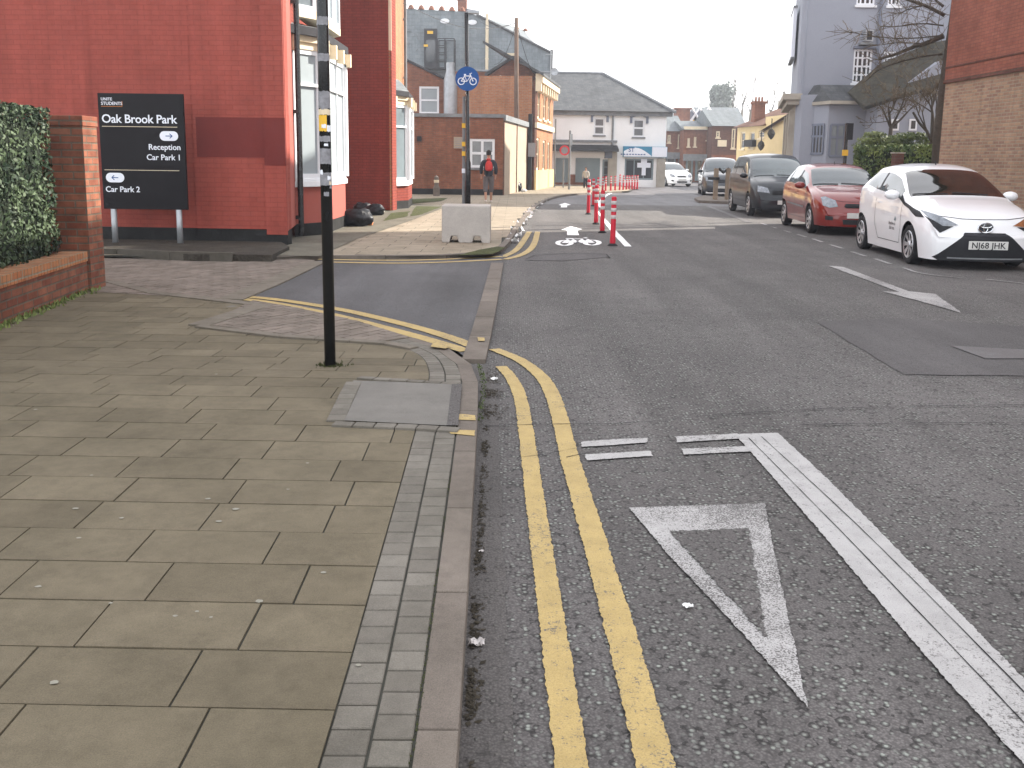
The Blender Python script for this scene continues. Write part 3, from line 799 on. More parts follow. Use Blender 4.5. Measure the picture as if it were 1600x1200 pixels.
# --- the red rendered house on the corner of the side road
RH = thing('rendered_house', 'dark red rendered corner house with a maroon painted patch behind the black sign', 'house', (-6, 15, 0))
WA = Wall((-13, 15.25), (-3.58, 14.9))
cx0 = WA.uv(152, 200)[0]; cx1 = WA.uv(306, 200)[0]
mb = MB()
WA.face(mb, .32, 9.5, u1=cx0); WA.bx(mb, 0, WA.L - .6, 0, 9.5, -1.2, -.13)
WA.bx(mb, cx0, cx1, .32, 9.5, -.1, .07); WA.bx(mb, cx1, WA.L, .32, 9.5, -.1, .11)
mb.build('wall', 'red_render', RH)
uP = WA.uv(418, 250)[0]; mb = MB(); WA.bx(mb, uP, WA.L + .002, .24, 9.5, .111, .15); mb.build('corner_pier', 'red_render', RH)
mb = MB(); WA.bx(mb, 0, cx1, .0, .318, -.1, .10); WA.bx(mb, cx1 + .002, WA.L, .0, .312, -.1, .13); mb.build('plinth', 'black_plinth', RH)
mb = MB(); r = WA.rect(311, 184, 446, 246); WA.bx(mb, r[0], uP - .001, r[2], r[3], .11, .113); WA.bx(mb, uP - .001, WA.L + .004, r[2] - .12, r[3], .13, .154); mb.build('painted_patch', 'maroon_paint', RH)
# return wall to the bay
WB = Wall((-3.575, 14.80), (-3.80, 16.3))
mb = MB(); WB.bx(mb, 0, WB.L, .3, 9.5, -.1, .0); mb.build('wall', 'red_render_pale', RH)
pipe(RH, WB, WB.L - .1, .1, 9.4, .05, d=.09)
def bay(par, pts, sill, head, zt, base='red_render_pale', pane='glass_frost', plinth=True, roof=True, upper=False):
    """canted bay window: one wall per side, plinth, sill, window with panes, bracketed eaves and lead roof"""
    n = len(pts) - 1
    fr = None
    cen = sum((Vector((p[0], p[1], 0)) for p in pts), Vector()) / len(pts)
    def scaled(k): return [(cen.x + (p[0] - cen.x) * k, cen.y + (p[1] - cen.y) * k) for p in pts]
    mb = MB(); mb.prism(scaled(.97), .25, sill - .1); mb.build('bay_base', base, par)
    if plinth: mb = MB(); mb.prism(scaled(1.01), 0, .3); mb.build('plinth', 'black_plinth', par)
    mb = MB(); mb.prism(scaled(1.09), sill - .1, sill); mb.prism(scaled(1.04), sill, sill + .05); mb.build('bay_sill', 'white_upvc', par, bevel=.01)
    for i in range(n):
        W = Wall(pts[i], pts[i + 1])
        if W.L < .25: continue
        window(par, W, (.04, W.L - .04, sill + .05, head), 1 if W.L < 1.2 else 3, 1, 'white_upvc', pane, .08, .03, bar=.07)
        mb = MB(); W.bx(mb, .1, W.L - .1, head - .62, head - .57, -.05, .02); mb.build('transom', 'white_upvc', par)
    mb = MB()
    for i, p in enumerate(pts):
        mb.box(p[0] - .055, p[0] + .055, p[1] - .055, p[1] + .055, sill + .05, head)
    each(mb, 'mullion', 'white_upvc', par)
    mb = MB(); mb.prism(scaled(1.03), head, head + .12); mb.prism(scaled(1.1), head + .12, head + .22); mb.build('cornice', 'cream_paint', par)
    mb = MB()
    for i in range(n):
        W = Wall(pts[i], pts[i + 1])
        nk = max(1, int(W.L / .75))
        for k in range(nk + 1):
            u = W.L * k / nk
            W.bx(mb, u - .055, u + .055, head - .05, head + .2, .02, .14)
    each(mb, 'bracket', 'cream_paint', par)
    if roof:
        lo = scaled(1.22); hi = scaled(.5); hc = Vector((pts[0][0] + pts[-1][0], pts[0][1] + pts[-1][1], 0)) / 2
        hi = [(hc.x + (p[0] - hc.x) * .25, hc.y + (p[1] - hc.y) * .6) for p in pts]
        mb = MB(); mb.prism(lo, head + .22, head + .36); mb.build('eaves', 'soffit_dark', par)
        mb = MB(); m = len(lo)
        mb.add([(p[0], p[1], head + .36) for p in lo] + [(p[0], p[1], zt) for p in hi], [(i, (i + 1) % m, m + (i + 1) % m, m + i) for i in range(m)] + [tuple(range(m, 2 * m))])
        mb.build('bay_roof', 'slate', par)
b1 = [(-3.83, 16.3), (-3.44, 16.95), (-3.44, 19.2), (-3.9, 19.9)]
bay(RH, b1, DZ(480, 283, 16.6)[1], DZ(480, 68, 16.6)[1] - .1, DZ(480, 30, 16.6)[1])
# upper bay: only its underside and lowest panes reach into the picture
mb = MB(); mb.prism([(-3.8, 16.5), (-3.5, 17.0), (-3.5, 19.2), (-3.9, 19.8)], DZ(480, 27, 16.7)[1], DZ(480, 14, 16.7)[1]); mb.build('bay_sill', 'cream_paint', RH)
for pts in (((-3.8, 16.5), (-3.5, 17.0)), ((-3.5, 17.0), (-3.5, 19.2))):
    W = Wall(*pts); window(RH, W, (.03, W.L - .03, DZ(480, 14, 16.7)[1], 7), 1 if W.L < 1 else 3, 1, 'white_upvc', 'glass_pale', .07, .03)
WC = Wall((-4.5, 16.5), (-5.1, 25.1))
mb = MB(); WC.bx(mb, 0, WC.L, 0, 9.5, -4, -.02); mb.build('wall', 'brick_maroon', RH)
mb = MB(); mb.prism([(-13, 14.6), (-3.3, 14.5), (-3.6, 25), (-13, 25)], 9.5, 9.7)
mb.add([(-13, 14.6, 9.7), (-3.3, 14.5, 9.7), (-3.6, 25, 9.7), (-13, 25, 9.7), (-8, 18, 12.2), (-8, 22, 12.2)], [(0, 1, 4), (1, 2, 5, 4), (2, 3, 5), (3, 0, 4, 5)]); mb.build('roof', 'slate', RH)

# --- the brick wing with its bay further along
BW = thing('brick_house', 'dark red brick house with a projecting wing and low canted bay', 'house', (-3.5, 26, 0))
WD = Wall((-5.2, 25.3), (-3.27, 25.1))
mb = MB(); WD.face(mb, 0.1, 8.6); core(mb, WD, .6, 0, 8.6, .1); mb.build('wall', 'brick_maroon', BW)
WE = Wall((-3.27, 25.0), (-3.36, 26.0))
mb = MB(); WE.bx(mb, .08, WE.L, DZ(612, 78, 25)[1], 8.6, -.04, .03); mb.build('quoin', 'cream_paint', BW)
mb = MB(); WE.bx(mb, .08, WE.L, 0, DZ(612, 78, 25)[1] - .002, -.04, .0); mb.build('wall', 'brick_orange', BW)
bay(BW, [(-3.33, 25.8), (-2.98, 26.5), (-3.1, 28.6), (-3.5, 29.2)], DZ(630, 285, 26)[1], DZ(630, 163, 26)[1], DZ(630, 122, 26.4)[1], base='brick_maroon', pane='glass_pale')
WF = Wall((-3.38, 26), (-3.62, 31.4))
mb = MB(); WF.bx(mb, 0, WF.L, 0, 7.6, -5, -.02); mb.build('wall', 'brick_orange', BW)
pipe(BW, WF, 4.6, .1, 7.2, .05, 'lead_grey')
mb = MB(); mb.prism([(-9, 25), (-3.1, 25), (-3.4, 31.6), (-9, 31.6)], 8.6, 8.8); mb.add([(-9, 25, 8.8), (-3.1, 25, 8.8), (-3.4, 31.6, 8.8), (-9, 31.6, 8.8), (-6, 25, 10.6), (-6, 31.6, 10.6)], [(0, 1, 4), (1, 2, 5, 4), (2, 3, 5), (3, 0, 4, 5)]); mb.build('roof', 'slate', BW)

# --- flat roofed brick annexe
FA = thing('brick_annexe', 'single storey flat roofed brown brick annexe with a small white window and wall notice', 'building', (-2, 38, 0))
WG = Wall((-5.6, 37.6), (DZ(786, 250, 37.6)[0], 37.6))
wr = WG.rect(734, 217, 773, 262); zt = DZ(700, 183, 37.6)[1]
mb = MB(); WG.face(mb, .3, zt, [wr]); core(mb, WG, 8, 0, zt - .02); mb.build('wall', 'brick_terrace', FA)
mb = MB(); WG.bx(mb, 0, WG.L, 0, .298, -.1, .02); mb.build('plinth', 'black_plinth', FA)
window(FA, WG, wr, 2, 2, 'white_upvc', 'glass_curtain', .1, .05, 'lead_grey', bar=.1)
mb = MB(); WG.bx(mb, -.1, WG.L + .05, zt, zt + .14, -.3, .06); mb.build('coping', 'lead_grey', FA)
mb = MB(); WG.bx(mb, *WG.rect(652, 213, 659, 221), .003, .12); mb.build('vent', 'black_matt', FA)
r = WG.rect(709, 214, 725, 232); mb = MB(); WG.bx(mb, *r, .003, .04); o = mb.build('notice_board', 'cream_panel', FA)
for k in range(5):
    mb = MB(); zz = r[3] - .07 - k * .085; WG.bx(mb, r[0] + .05, r[1] - .05 - (k % 3) * .05, zz - .02, zz, .041, .044); mb.build('notice_line', 'sticker_grey', o)
WH = Wall((WG.B.x, 37.6), (G(822, 297, .07).x, G(822, 297, .07).y))
zh = WH.uv(800, 193)[1]
mb = MB(); WH.bx(mb, .0, WH.L, .0, zt - .05, -2.5, .0); mb.build('wall', 'cream_panel', FA)
mb = MB(); WH.bx(mb, 0, .18, .05, zt - .1, .003, .03); WH.bx(mb, WH.L * .52, WH.L * .52 + .12, .05, zt - .1, .003, .03); each(mb, 'pilaster', 'brick_dark', FA)
mb = MB(); WH.bx(mb, 0, WH.L, zt - .1, zt + .12, .003, .1); mb.build('coping', 'lead_grey', FA)

# --- corner building: brick gables behind, sunlit front along the street
CB = thing('corner_building', 'two storey brick building with gables and a sunlit orange street front', 'building', (0, 46, 0))
YB = 46.0
WI = Wall((DZ(620, 200, YB)[0], YB), (DZ(703, 200, YB)[0], YB))
z_ = lambda px, py: WI.uv(px, py)[1]; u_ = lambda px, py=150: WI.uv(px, py)[0]
wr = WI.rect(655, 135, 686, 178)
mb = MB(); WI.face(mb, 2.5, z_(660, 128), [wr], u1=u_(703)); core(mb, WI, 5, 0, z_(660, 128)); 
WI.polyprism(mb, [(0, z_(660, 128) + .002), (u_(703), z_(660, 128) + .002), (u_(634), z_(634, 95)), (0, z_(620, 92))], -.2, 0)
mb.build('wall', 'brick_terrace', CB)
mb = MB(); mb.tube([WI.p(-.3, z_(620, 90), .05), WI.p(u_(634), z_(634, 93), .05), WI.p(u_(703), z_(703, 127), .05), WI.p(u_(703) + .02, z_(703, 178), .05)], .07, 6); mb.build('verge', 'soffit_dark', CB)
window(CB, WI, wr, 1, 2, 'white_upvc', 'glass_frost', .1, .05, 'white_upvc', bar=.08)
mb = MB(); WI.bx(mb, *WI.rect(697, 122, 728, 180), -.6, .02); o = mb.build('flue_casing', 'galv', CB)
mb = MB(); mb.lathe([(.32, 3.4), (.32, 5.2), (.2, 5.6), (.2, 6)], 14, Matrix.Translation((DZ(704, 150, 45.5)[0], 45.4, 0))); mb.build('flue', 'galv', CB, smooth=True)
# middle recess with doorway
WJ = Wall((DZ(703, 200, YB + .8)[0], YB + .8), (DZ(768, 200, YB + .8)[0], YB + .8))
mb = MB(); WJ.bx(mb, 0, WJ.L, 2, WJ.uv(740, 112)[1], -3, 0); mb.build('wall', 'brick_terrace', CB)
r = WJ.rect(746, 140, 765, 180); mb = MB(); WJ.bx(mb, *r, .003, .05); o = mb.build('door', 'glass_dark', CB); mb = MB(); WJ.bx(mb, r[0] - .15, r[0] - .003, r[2], r[3] + .1, .003, .09); WJ.bx(mb, r[0], r[1], r[3] + .003, r[3] + .12, .003, .09); mb.build('door_frame', 'cream_paint', o)
# big gable
WK = Wall((DZ(763, 200, YB - .3)[0], YB - .3), (DZ(835, 200, YB - .3)[0], YB - .3))
zz = lambda px, py: WK.uv(px, py)[1]; uu = lambda px, py=120: WK.uv(px, py)[0]
mb = MB(); WK.polyprism(mb, [(0, 1.5), (WK.L, 1.5), (WK.L, zz(835, 116)), (uu(806), zz(806, 88)), (0, zz(763, 118))], -1.2, 0); mb.build('wall', 'brick_terrace', CB)
mb = MB(); WK.polyprism(mb, [(-.2, zz(763, 120)), (uu(806), zz(806, 89)), (WK.L + .15, zz(835, 119)), (WK.L + .15, zz(835, 114)), (uu(806), zz(806, 84)), (-.2, zz(763, 115))], -1.3, .15); mb.build('roof', 'slate_dark', CB)
mb = MB(); mb.lathe([(.001, 0), (.17, 0), (.17, .1), (.001, .1)], 12, Matrix.Translation(WK.p(uu(782), zz(782, 124), .05)) @ Matrix.Rotation(R(90), 4, 'X')); mb.build('wall_disc', 'cream_paint', CB)
mb = MB(); WK.bx(mb, uu(792), uu(804), zz(798, 88), zz(798, 84), .2, .3); mb.build('verge_board', 'cream_paint', CB)
mb = MB(); mb.tube([WK.p(uu(755), zz(755, 168), .06), WK.p(uu(790), zz(790, 172), .06), WK.p(uu(835), zz(835, 190), .06)], .08, 6); mb.build('roof_edge', 'soffit_dark', CB)
# sunlit front
P0 = G(834, 297, .07); P1 = G(862, 291, .07)
WL = Wall((P0.x, P0.y), (P1.x, P1.y))
hs = [WL.rect(*q) for q in ((840, 140, 844, 186), (849, 143, 853, 188), (856, 146, 859.5, 190), (837.5, 215, 842.5, 266), (848, 219, 852, 267), (855.5, 222, 859, 268))]
zt = WL.uv(848, 126)[1]
mb = MB(); WL.face(mb, .0, zt, hs, rev=.15); WL.bx(mb, .01, WL.L - .01, 0, zt, -4, -.16); mb.build('wall', 'brick_orange', CB)
for h in hs: window(CB, WL, h, 1, 2, 'cream_paint', 'glass_dark', .12, .08, 'cream_paint')
mb = MB(); WL.bx(mb, 0, WL.L, WL.uv(848, 203)[1], WL.uv(848, 195)[1], .003, .12); WL.bx(mb, 0, WL.L, zt - .3, zt + .1, .003, .35)
for k in range(9): WL.bx(mb, k * WL.L / 8.5, k * WL.L / 8.5 + .22, zt - .7, zt - .3, .003, .28)
mb.build('cornice', 'cream_paint', CB)
mb = MB(); WL.bx(mb, 0, WL.L, .0, 1.0, .003, .1); mb.build('plinth', 'cream_render', CB)
mb = MB(); q = [WL.p(-.2, zt + .1, .4), WL.p(WL.L + .2, zt + .1, .4), WL.p(WL.L + .2, zt + 1.6, -2.5), WL.p(-.2, zt + 1.6, -2.5)]; mb.add(q + [p - Vector((0, 0, .12)) for p in q], [(0, 1, 2, 3), (7, 6, 5, 4), (0, 4, 5, 1), (1, 5, 6, 2), (2, 6, 7, 3), (3, 7, 4, 0)]); mb.build('roof', 'slate_dark', CB)
mb = MB(); WK2 = Wall((P0.x - 1.7, P0.y + 1.0), (P0.x, P0.y)); WK2.bx(mb, 0, WK2.L, 0, zt - .2, -.2, 0); mb.build('wall', 'brick_dark', CB)

# --- tall slate hung building behind
GB = thing('slate_hung_building', 'tall grey slate hung building with a fire escape door behind the brick gables', 'building', (-3, 60, 0))
YG = 60.0
WM = Wall((DZ(618, 200, YG)[0], YG), (DZ(863, 200, YG)[0], YG))
f = lambda px, py: WM.uv(px, py)
mb = MB(); WM.polyprism(mb, [(0, 0), (WM.L, 0), f(862, 84), f(745, 24), f(727, 18), f(619, 13)], -8, 0); mb.build('wall', 'slate_wall', GB)
mb = MB(); q = [WM.p(*f(746, 23), .02), WM.p(*f(834, 66), .02), WM.p(*f(819, 31), -4.5), WM.p(*f(745, 19), -3.5)]; mb.add(q + [p - Vector((0, -.1, .2)) for p in q], [(0, 1, 2, 3), (7, 6, 5, 4), (1, 5, 6, 2)]); mb.build('roof', 'slate', GB)
mb = MB(); mb.tube([WM.p(*f(745, 23), .06), WM.p(*f(862, 83), .06)], .09, 6); mb.tube([WM.p(*f(728, 17), .06), WM.p(*f(746, 20), .06)], .14, 6); mb.tube([WM.p(*f(862, 78), .05), WM.p(*f(861, 118), .05)], .1, 6); mb.build('roof_edge', 'slate_dark', GB)
mb = MB()
for k in range(7):
    a = f(626 + k * 16, 13 + k * .8); mb.lathe([(.001, .0), (.22, 0), (.12, .22), (.001, .3)], 6, Matrix.Translation(WM.p(a[0], a[1], -.1)))
for k in range(5):
    a = f(770 + k * 13, 22.5 + k * 2.2); mb.lathe([(.001, .0), (.2, 0), (.1, .15), (.001, .2)], 6, Matrix.Translation(WM.p(a[0], a[1] - .15, -3.9)))
each(mb, 'ridge_tile', 'brick_terrace', GB)
r = WM.rect(663, 45, 683, 105)
mb = MB(); WM.bx(mb, *r, .003, .1); o = mb.build('door', 'soffit_dark', GB)
mb = MB(); WM.bx(mb, r[0] + .12, r[1] - .12, r[2] + .3, r[3] - .7, .101, .13); mb.build('door_glass', 'glass_dark', o)
for q in ((668, 49, 677, 53.5), (662.5, 70, 669, 73.5)):
    mb = MB(); WM.bx(mb, *WM.rect(*q), .13, .22); mb.build('lamp_panel', 'yellow_tag', o)
mb = MB(); z0, z1 = f(700, 108)[1], f(700, 64)[1]
WM.bx(mb, f(661, 108)[0], f(712, 108)[0], z0 - .1, z0, .101, 1.2)
for px in (686, 697, 711.5):
    for d in (.15, 1.15): mb.tube([WM.p(f(px, 90)[0], z0, d), WM.p(f(px, 90)[0], z1, d)], .035, 5)
for k in range(4):
    zq = z0 + (z1 - z0) * (k + 1) / 4
    for d in (.15, 1.15): mb.tube([WM.p(f(686, 90)[0], zq, d), WM.p(f(697 if k < 3 else 712, 90)[0], zq, d)], .03, 5)
    mb.tube([WM.p(f(711.5, 90)[0], zq, .15), WM.p(f(711.5, 90)[0], zq, 1.15)], .03, 5)
mb.build('fire_escape', 'black_matt', GB)
for px, py in ((695, 33), (738, 35)):
    a = f(px, py); mb = MB(); mb.lathe([(.001, .06), (.27, .05), (.29, 0)], 18, Matrix.Translation(WM.p(a[0], a[1], .01)) @ Matrix.Rotation(R(90), 4, 'X') @ Matrix.Diagonal((1, .55, 1, 1))); mb.build('wall_disc', 'white_upvc', GB)  # white oval plaques on the slate wall, no lamps
pipe(GB, WM, f(728, 60)[0], 2, f(728, 20)[1], .07, 'lead_grey')
pipe(GB, WM, f(761, 60)[0], 2, f(761, 22)[1], .10, 'cream_paint', 'soil_pipe')
mb = MB(); a = f(725, 14); mb.box(DZ(715, 10, 61)[0], DZ(729, 10, 61)[0], 61, 61.7, 8, DZ(722, 2, 61)[1] + .0); mb.lathe([(.3, 0), (.34, .1), (.2, .5), (.2, .9)], 10, Matrix.Translation((DZ(722, 5, 61)[0], 61.3, DZ(722, 2, 61)[1]))); mb.build('chimney', 'brick_terrace', GB)
mb = MB(); a = f(637, 67)
for k in range(9): mb.tube([WM.p(a[0] + .72 * math.cos(t * math.pi / 12 + k), a[1] + .72 * math.sin(t * math.pi / 12 + k), .03) for t in range(2, 4)], .02, 4)
mb.lathe([(.001, .1), (.1, .1), (.1, 0)], 10, Matrix.Translation(WM.p(a[0], a[1], .0)) @ Matrix.Rotation(R(90), 4, 'X')); mb.build('fan_grille', 'lead_grey', GB)

# --- white rendered shop
SH = thing('white_shop', 'white rendered two storey corner shop with a hipped slate roof and a blue fascia', 'shop', (5, 56, 0))
WN = Wall((1.6, 55.0), (DZ(1040, 230, 55.6)[0], 55.6))
g = lambda px, py: WN.uv(px, py)
eave = g(950, 174)[1]
h1, h2 = WN.rect(928, 184, 945, 211), WN.rect(989, 186, 1007, 214)
sf = WN.rect(976, 248, 1021, 281); sh1 = WN.rect(899, 247, 937, 285); sh0 = WN.rect(868, 247, 890, 285); dr = WN.rect(941, 249, 953, 285)
mb = MB(); WN.face(mb, 0, eave, [h1, h2, sf, dr], rev=.15); WN.bx(mb, .01, WN.L - .01, 0, eave, -9, -.17); mb.build('wall', 'white_render', SH)
for h in (h1, h2): window(SH, WN, h, 1, 2, 'white_upvc', 'glass_curtain', .09, .06, 'lead_grey', bar=.1)
for h in (h1, h2):
    mb = MB(); n = 7; a, b, z = h[0] - .2, h[1] + .2, h[3]
    top = [(a + (b - a) * k / n, z + .34 + .16 * math.sin(math.pi * k / n)) for k in range(n + 1)]
    WN.polyprism(mb, [(a, z - .25), (a + .13, z - .25), (a + .13, z + .08)] + [(a + .13 + (b - a - .26) * k / n, z + .08 + .1 * math.sin(math.pi * k / n)) for k in range(1, n)] + [(b - .13, z + .08), (b - .13, z - .25), (b, z - .25)] + top[::-1], .003, .1); mb.build('lintel', 'grey_render_dark', SH)
window(SH, WN, sf, 3, 1, 'green_shutter', 'glass_dark', .1, .08, name='shop_window', bar=.06)
window(SH, WN, dr, 1, 3, 'green_shutter', 'glass_dark', .12, .08, name='door')
for h in (sh0, sh1):
    mb = MB(); WN.bx(mb, *h, .003, .06)
    for k in range(12):
        z = h[2] + (h[3] - h[2]) * k / 12; WN.bx(mb, h[0] + .02, h[1] - .02, z + .02, z + .05, .061, .075)
    mb.build('roller_shutter', 'green_shutter', SH)
mb = MB(); WN.bx(mb, g(866, 0)[0], g(938, 0)[0], .1, .7, .003, .05); mb.build('stall_riser', 'brick_terrace', SH)
mb = MB(); WN.bx(mb, 0, g(964, 220)[0], g(900, 222)[1], g(900, 218.5)[1], .003, .12); WN.bx(mb, -.3, WN.L + .3, eave - .25, eave, .003, .2); mb.build('string_course', 'lead_grey', SH)
# black awning as a curved hood
mb = MB(); u0, u1 = .0, g(963, 232)[0]; zt, zb = g(910, 226)[1], g(910, 236.5)[1]
pr = [(0, zt), (.3, zt - .02), (.6, zt - .15), (.8, zb + .12), (.85, zb)]
for k in range(4):
    mb.add([WN.p(u0, pr[k][1], pr[k][0]), WN.p(u1, pr[k][1], pr[k][0]), WN.p(u1, pr[k + 1][1], pr[k + 1][0]), WN.p(u0, pr[k + 1][1], pr[k + 1][0])], [(3, 2, 1, 0)])
mb.add([WN.p(u1, z, d) for d, z in pr] + [WN.p(u1, zb, 0)], [(0, 1, 2, 3, 4, 5)]); mb.build('awning', 'black_matt', SH)
r = WN.rect(866, 238, 950, 245.5); mb = MB(); WN.bx(mb, *r, .003, .1); o = mb.build('fascia', 'white_render', SH)
mb = MB(); WN.bx(mb, g(951, 0)[0], g(963, 0)[0], r[2] - .05, r[3] + .1, .003, .2); mb.build('console', 'grey_render_dark', SH)
r = WN.rect(973, 229, 1044, 245.5); r = (r[0], WN.L + .05, r[2], r[3]); mb = MB(); WN.bx(mb, *r, .003, .25); o = mb.build('fascia', 'blue_fascia', SH)
n = 10; mb = MB(); uL = g(1026, 0)[0]
WN.polyprism(mb, [(r[0] + .02, r[2] + .02)] + [(r[0] + .02 + (uL - r[0]) * k / n, r[2] + .03 + (r[3] - r[2] - .1) * math.sin(math.pi * min(1, .2 + .8 * k / n))) for k in range(n + 1)], .251, .262); mb.build('fascia_wave', 'sign_white', o)
mb = MB(); WN.bx(mb, uL, r[1] - .02, r[2] + .02, r[3] - .02, .263, .27); mb.build('fascia_panel', 'sign_white', o)
text_on(o, WN, 'ST', g(988, 0)[0], r[2] + .3, .34, 'sign_blue', .275)
mb = MB(); 
for k in range(9): WN.bx(mb, g(976, 0)[0] + k * .17, g(976, 0)[0] + k * .17 + .1, r[2] + .12, r[2] + .18, .27, .28)
mb.build('fascia_line', 'sign_blue', o)
pipe(SH, WN, g(957, 200)[0], g(957, 236)[1], eave, .06, 'lead_grey')
mb = MB(); WN.bx(mb, g(957, 0)[0], g(971, 0)[0], 0, g(960, 236)[1], .003, .18); WN.bx(mb, WN.L - .5, WN.L, 0, g(1030, 248)[1], .003, .15); each(mb, 'pilaster', 'stone_pale', SH)
a = WN.uv(1006, 262); mb = MB(); WN.bx(mb, a[0] - .12, a[0] + .12, a[1] - .45, a[1], -.02, 0); WN.bx(mb, a[0] - .4, a[0] + .4, a[1] + .0, a[1] + .28, -.02, 0); WN.bx(mb, a[0] - .18, a[0] + .18, a[1] + .28, a[1] + .55, -.02, 0); mb.build('window_sticker', 'sign_white', SH)
# hipped roof
L = WN.L; zr = g(930, 131)[1] + 1.0
e0, e1, e2, e3 = WN.p(-4, eave, .4), WN.p(L + .4, eave, .4), WN.p(L + .4, eave, -9.4), WN.p(-4, eave, -9.4)
r0, r1 = WN.p(-4, zr, -4.5), WN.p(g(955, 131)[0] + .3, zr, -4.5)
mb = MB(); mb.add([e0, e1, e2, e3, r0, r1], [(0, 1, 5, 4), (1, 2, 5), (2, 3, 4, 5), (0, 4, 3), (0, 3, 2, 1)]); mb.build('roof', 'slate_dark', SH)
mb = MB(); mb.tube([r0, r1, e1], .1, 6); mb.build('ridge_tile', 'lead_grey', SH)
mb = MB(); mb.tube([WN.p(.5, eave + 1, -.5), WN.p(.5, eave + 3.4, -.5)], .03, 5); mb.tube([WN.p(.2, eave + 3.2, -.5), WN.p(.9, eave + 3.2, -.5)], .02, 5); mb.lathe([(.001, 0), (.18, .04), (.22, .08)], 14, Matrix.Translation(WN.p(.7, eave + 2.2, -.3)) @ Matrix.Rotation(R(80), 4, 'X')); mb.build('aerial', 'galv', SH)

# --- terrace at the far bend
def farblock(name, label, px0, px1, yd, pytop, mat, wins=(), ground=None, roofpx=None, roofmat='slate', yd2=None, wm='glass_dark', fm='cream_paint'):
    t = thing(name, label, 'building', (DZ((px0 + px1) / 2, 200, yd)[0], yd, 0))
    W = Wall((DZ(px0, 230, yd)[0], yd), (DZ(px1, 230, yd2 or yd)[0], yd2 or yd))
    zt = W.uv((px0 + px1) / 2, pytop)[1]
    hs = [W.rect(*q) for q in wins]
    mb = MB(); W.face(mb, 0, zt, hs, rev=.15); W.bx(mb, .01, W.L - .01, 0, zt - .01, -8, -.17); mb.build('wall', mat, t)
    for h in hs: window(t, W, h, 1, 2, fm, wm, .1, .08, fm)
    if roofpx:
        zr = W.uv((px0 + px1) / 2, roofpx)[1] + .5
        mb = MB(); mb.add([W.p(-.1, zt, .3), W.p(W.L + .1, zt, .3), W.p(W.L + .1, zr, -3.8), W.p(-.1, zr, -3.8), W.p(-.1, zt, -8.2), W.p(W.L + .1, zt, -8.2)], [(0, 1, 2, 3), (3, 2, 5, 4), (0, 3, 4), (1, 5, 2), (0, 4, 5, 1)]); mb.build('roof', roofmat, t)
    if ground:
        za = W.uv((px0 + px1) / 2, ground[0])[1]
        mb = MB(); W.bx(mb, 0, W.L, za - .5, za, .003, .5); mb.build('fascia', ground[1], t)
        for a, b in ground[2]:
            r = W.rect(a, ground[0] + 5, b, 288); mb = MB(); W.bx(mb, r[0], r[1], 0.1, r[3], .003, .08); o = mb.build('shopfront', ground[3], t)
            mb = MB(); W.bx(mb, r[0] + .15, r[1] - .15, .6, r[3] - .2, .081, .1); mb.build('pane', 'glass_dark', o)
    return t, W
t, W = farblock('terraced_house', 'red brick terrace end with two arched windows just right of the white shop', 1024, 1068, 74, 205, 'brick_terrace', [(1043, 211, 1048, 223), (1059, 210, 1066, 231)], (238, 'lead_grey', [(1040, 1055), (1059, 1067)], 'green_shutter'), 187)
t, W = farblock('terraced_house', 'plain red brick terraced house beside a long grey canopy at the bend', 1068, 1112, 72, 203, 'brick_terrace', [(1074, 216, 1078, 229), (1084, 214, 1088, 229), (1104, 206, 1109, 219)], (241, 'lead_grey', [(1071, 1082), (1086, 1098), (1101, 1110)], 'green_shutter'), 196)
mb = MB(); zc = W.uv(1090, 203)[1]; W.bx(mb, 0, W.L, zc, zc + .25, -.3, .2); mb.build('parapet', 'cream_paint', t)
t, W = farblock('terraced_house', 'darker brown brick house with lit window and a red shop fascia at the bend', 1112, 1151, 70, 197, 'brick_dark', [(1119, 205, 1125, 215), (1143, 201, 1149, 232)], (242, 'brick_terrace', [(1113, 1125), (1128, 1140), (1142, 1150)], 'cream_render'), 178)
mb = MB(); r = W.rect(1121, 219, 1134, 229); W.bx(mb, *r, .003, .3); mb.build('shop_sign', 'cream_paint', t)
t, W = farblock('dormered_house', 'slate roofed house with three pointed white dormers above the terrace', 1052, 1112, 86, 196, 'brick_dark', (), None, 176, 'slate')
for px in (1079, 1091, 1105):
    zb, zt = W.uv(px, 199)[1], W.uv(px, 184)[1]; u = W.uv(px, 190)[0]
    mb = MB(); W.polyprism(mb, [(u - .62, zb), (u + .62, zb), (u + .62, zt - .1), (u, zt + .6), (u - .62, zt - .1)], -3, .4); o = mb.build('dormer', 'grey_render_dark', t)
    mb = MB(); mb.tube([W.p(u - .85, zt - .45, .45), W.p(u, zt + .85, .45), W.p(u + .85, zt - .45, .45)], .13, 6); mb.build('bargeboard', 'white_upvc', o)
    mb = MB(); W.bx(mb, u - .25, u + .25, zb + .35, zt - .2, .401, .43); mb.build('window', 'yellow_tag' if px < 1100 else 'glass_dark', o)
mb = MB(); x = DZ(1066, 180, 84)[0]; mb.box(x - .6, x + .6, 83.5, 85, 4, DZ(1066, 171, 84)[1]); mb.box(x - .75, x + .75, 83.4, 85.1, DZ(1066, 171, 84)[1], DZ(1066, 169, 84)[1]); mb.build('chimney', 'brick_terrace', t)
t, W = farblock('yellow_house', 'cream and yellow rendered house with a brown tiled roof and brick chimney', 1151, 1194, 62, 198, 'yellow_render', [(1157, 206, 1164, 233), (1171, 206, 1179, 232), (1185, 205, 1194, 216)], None, 168, 'tile_brown', yd2=58, fm='cream_paint')
mb = MB(); W.bx(mb, W.uv(1181, 0)[0], W.uv(1194, 0)[0], W.uv(1187, 229)[1], W.uv(1187, 218)[1], .003, .3); mb.build('balcony', 'black_matt', t)
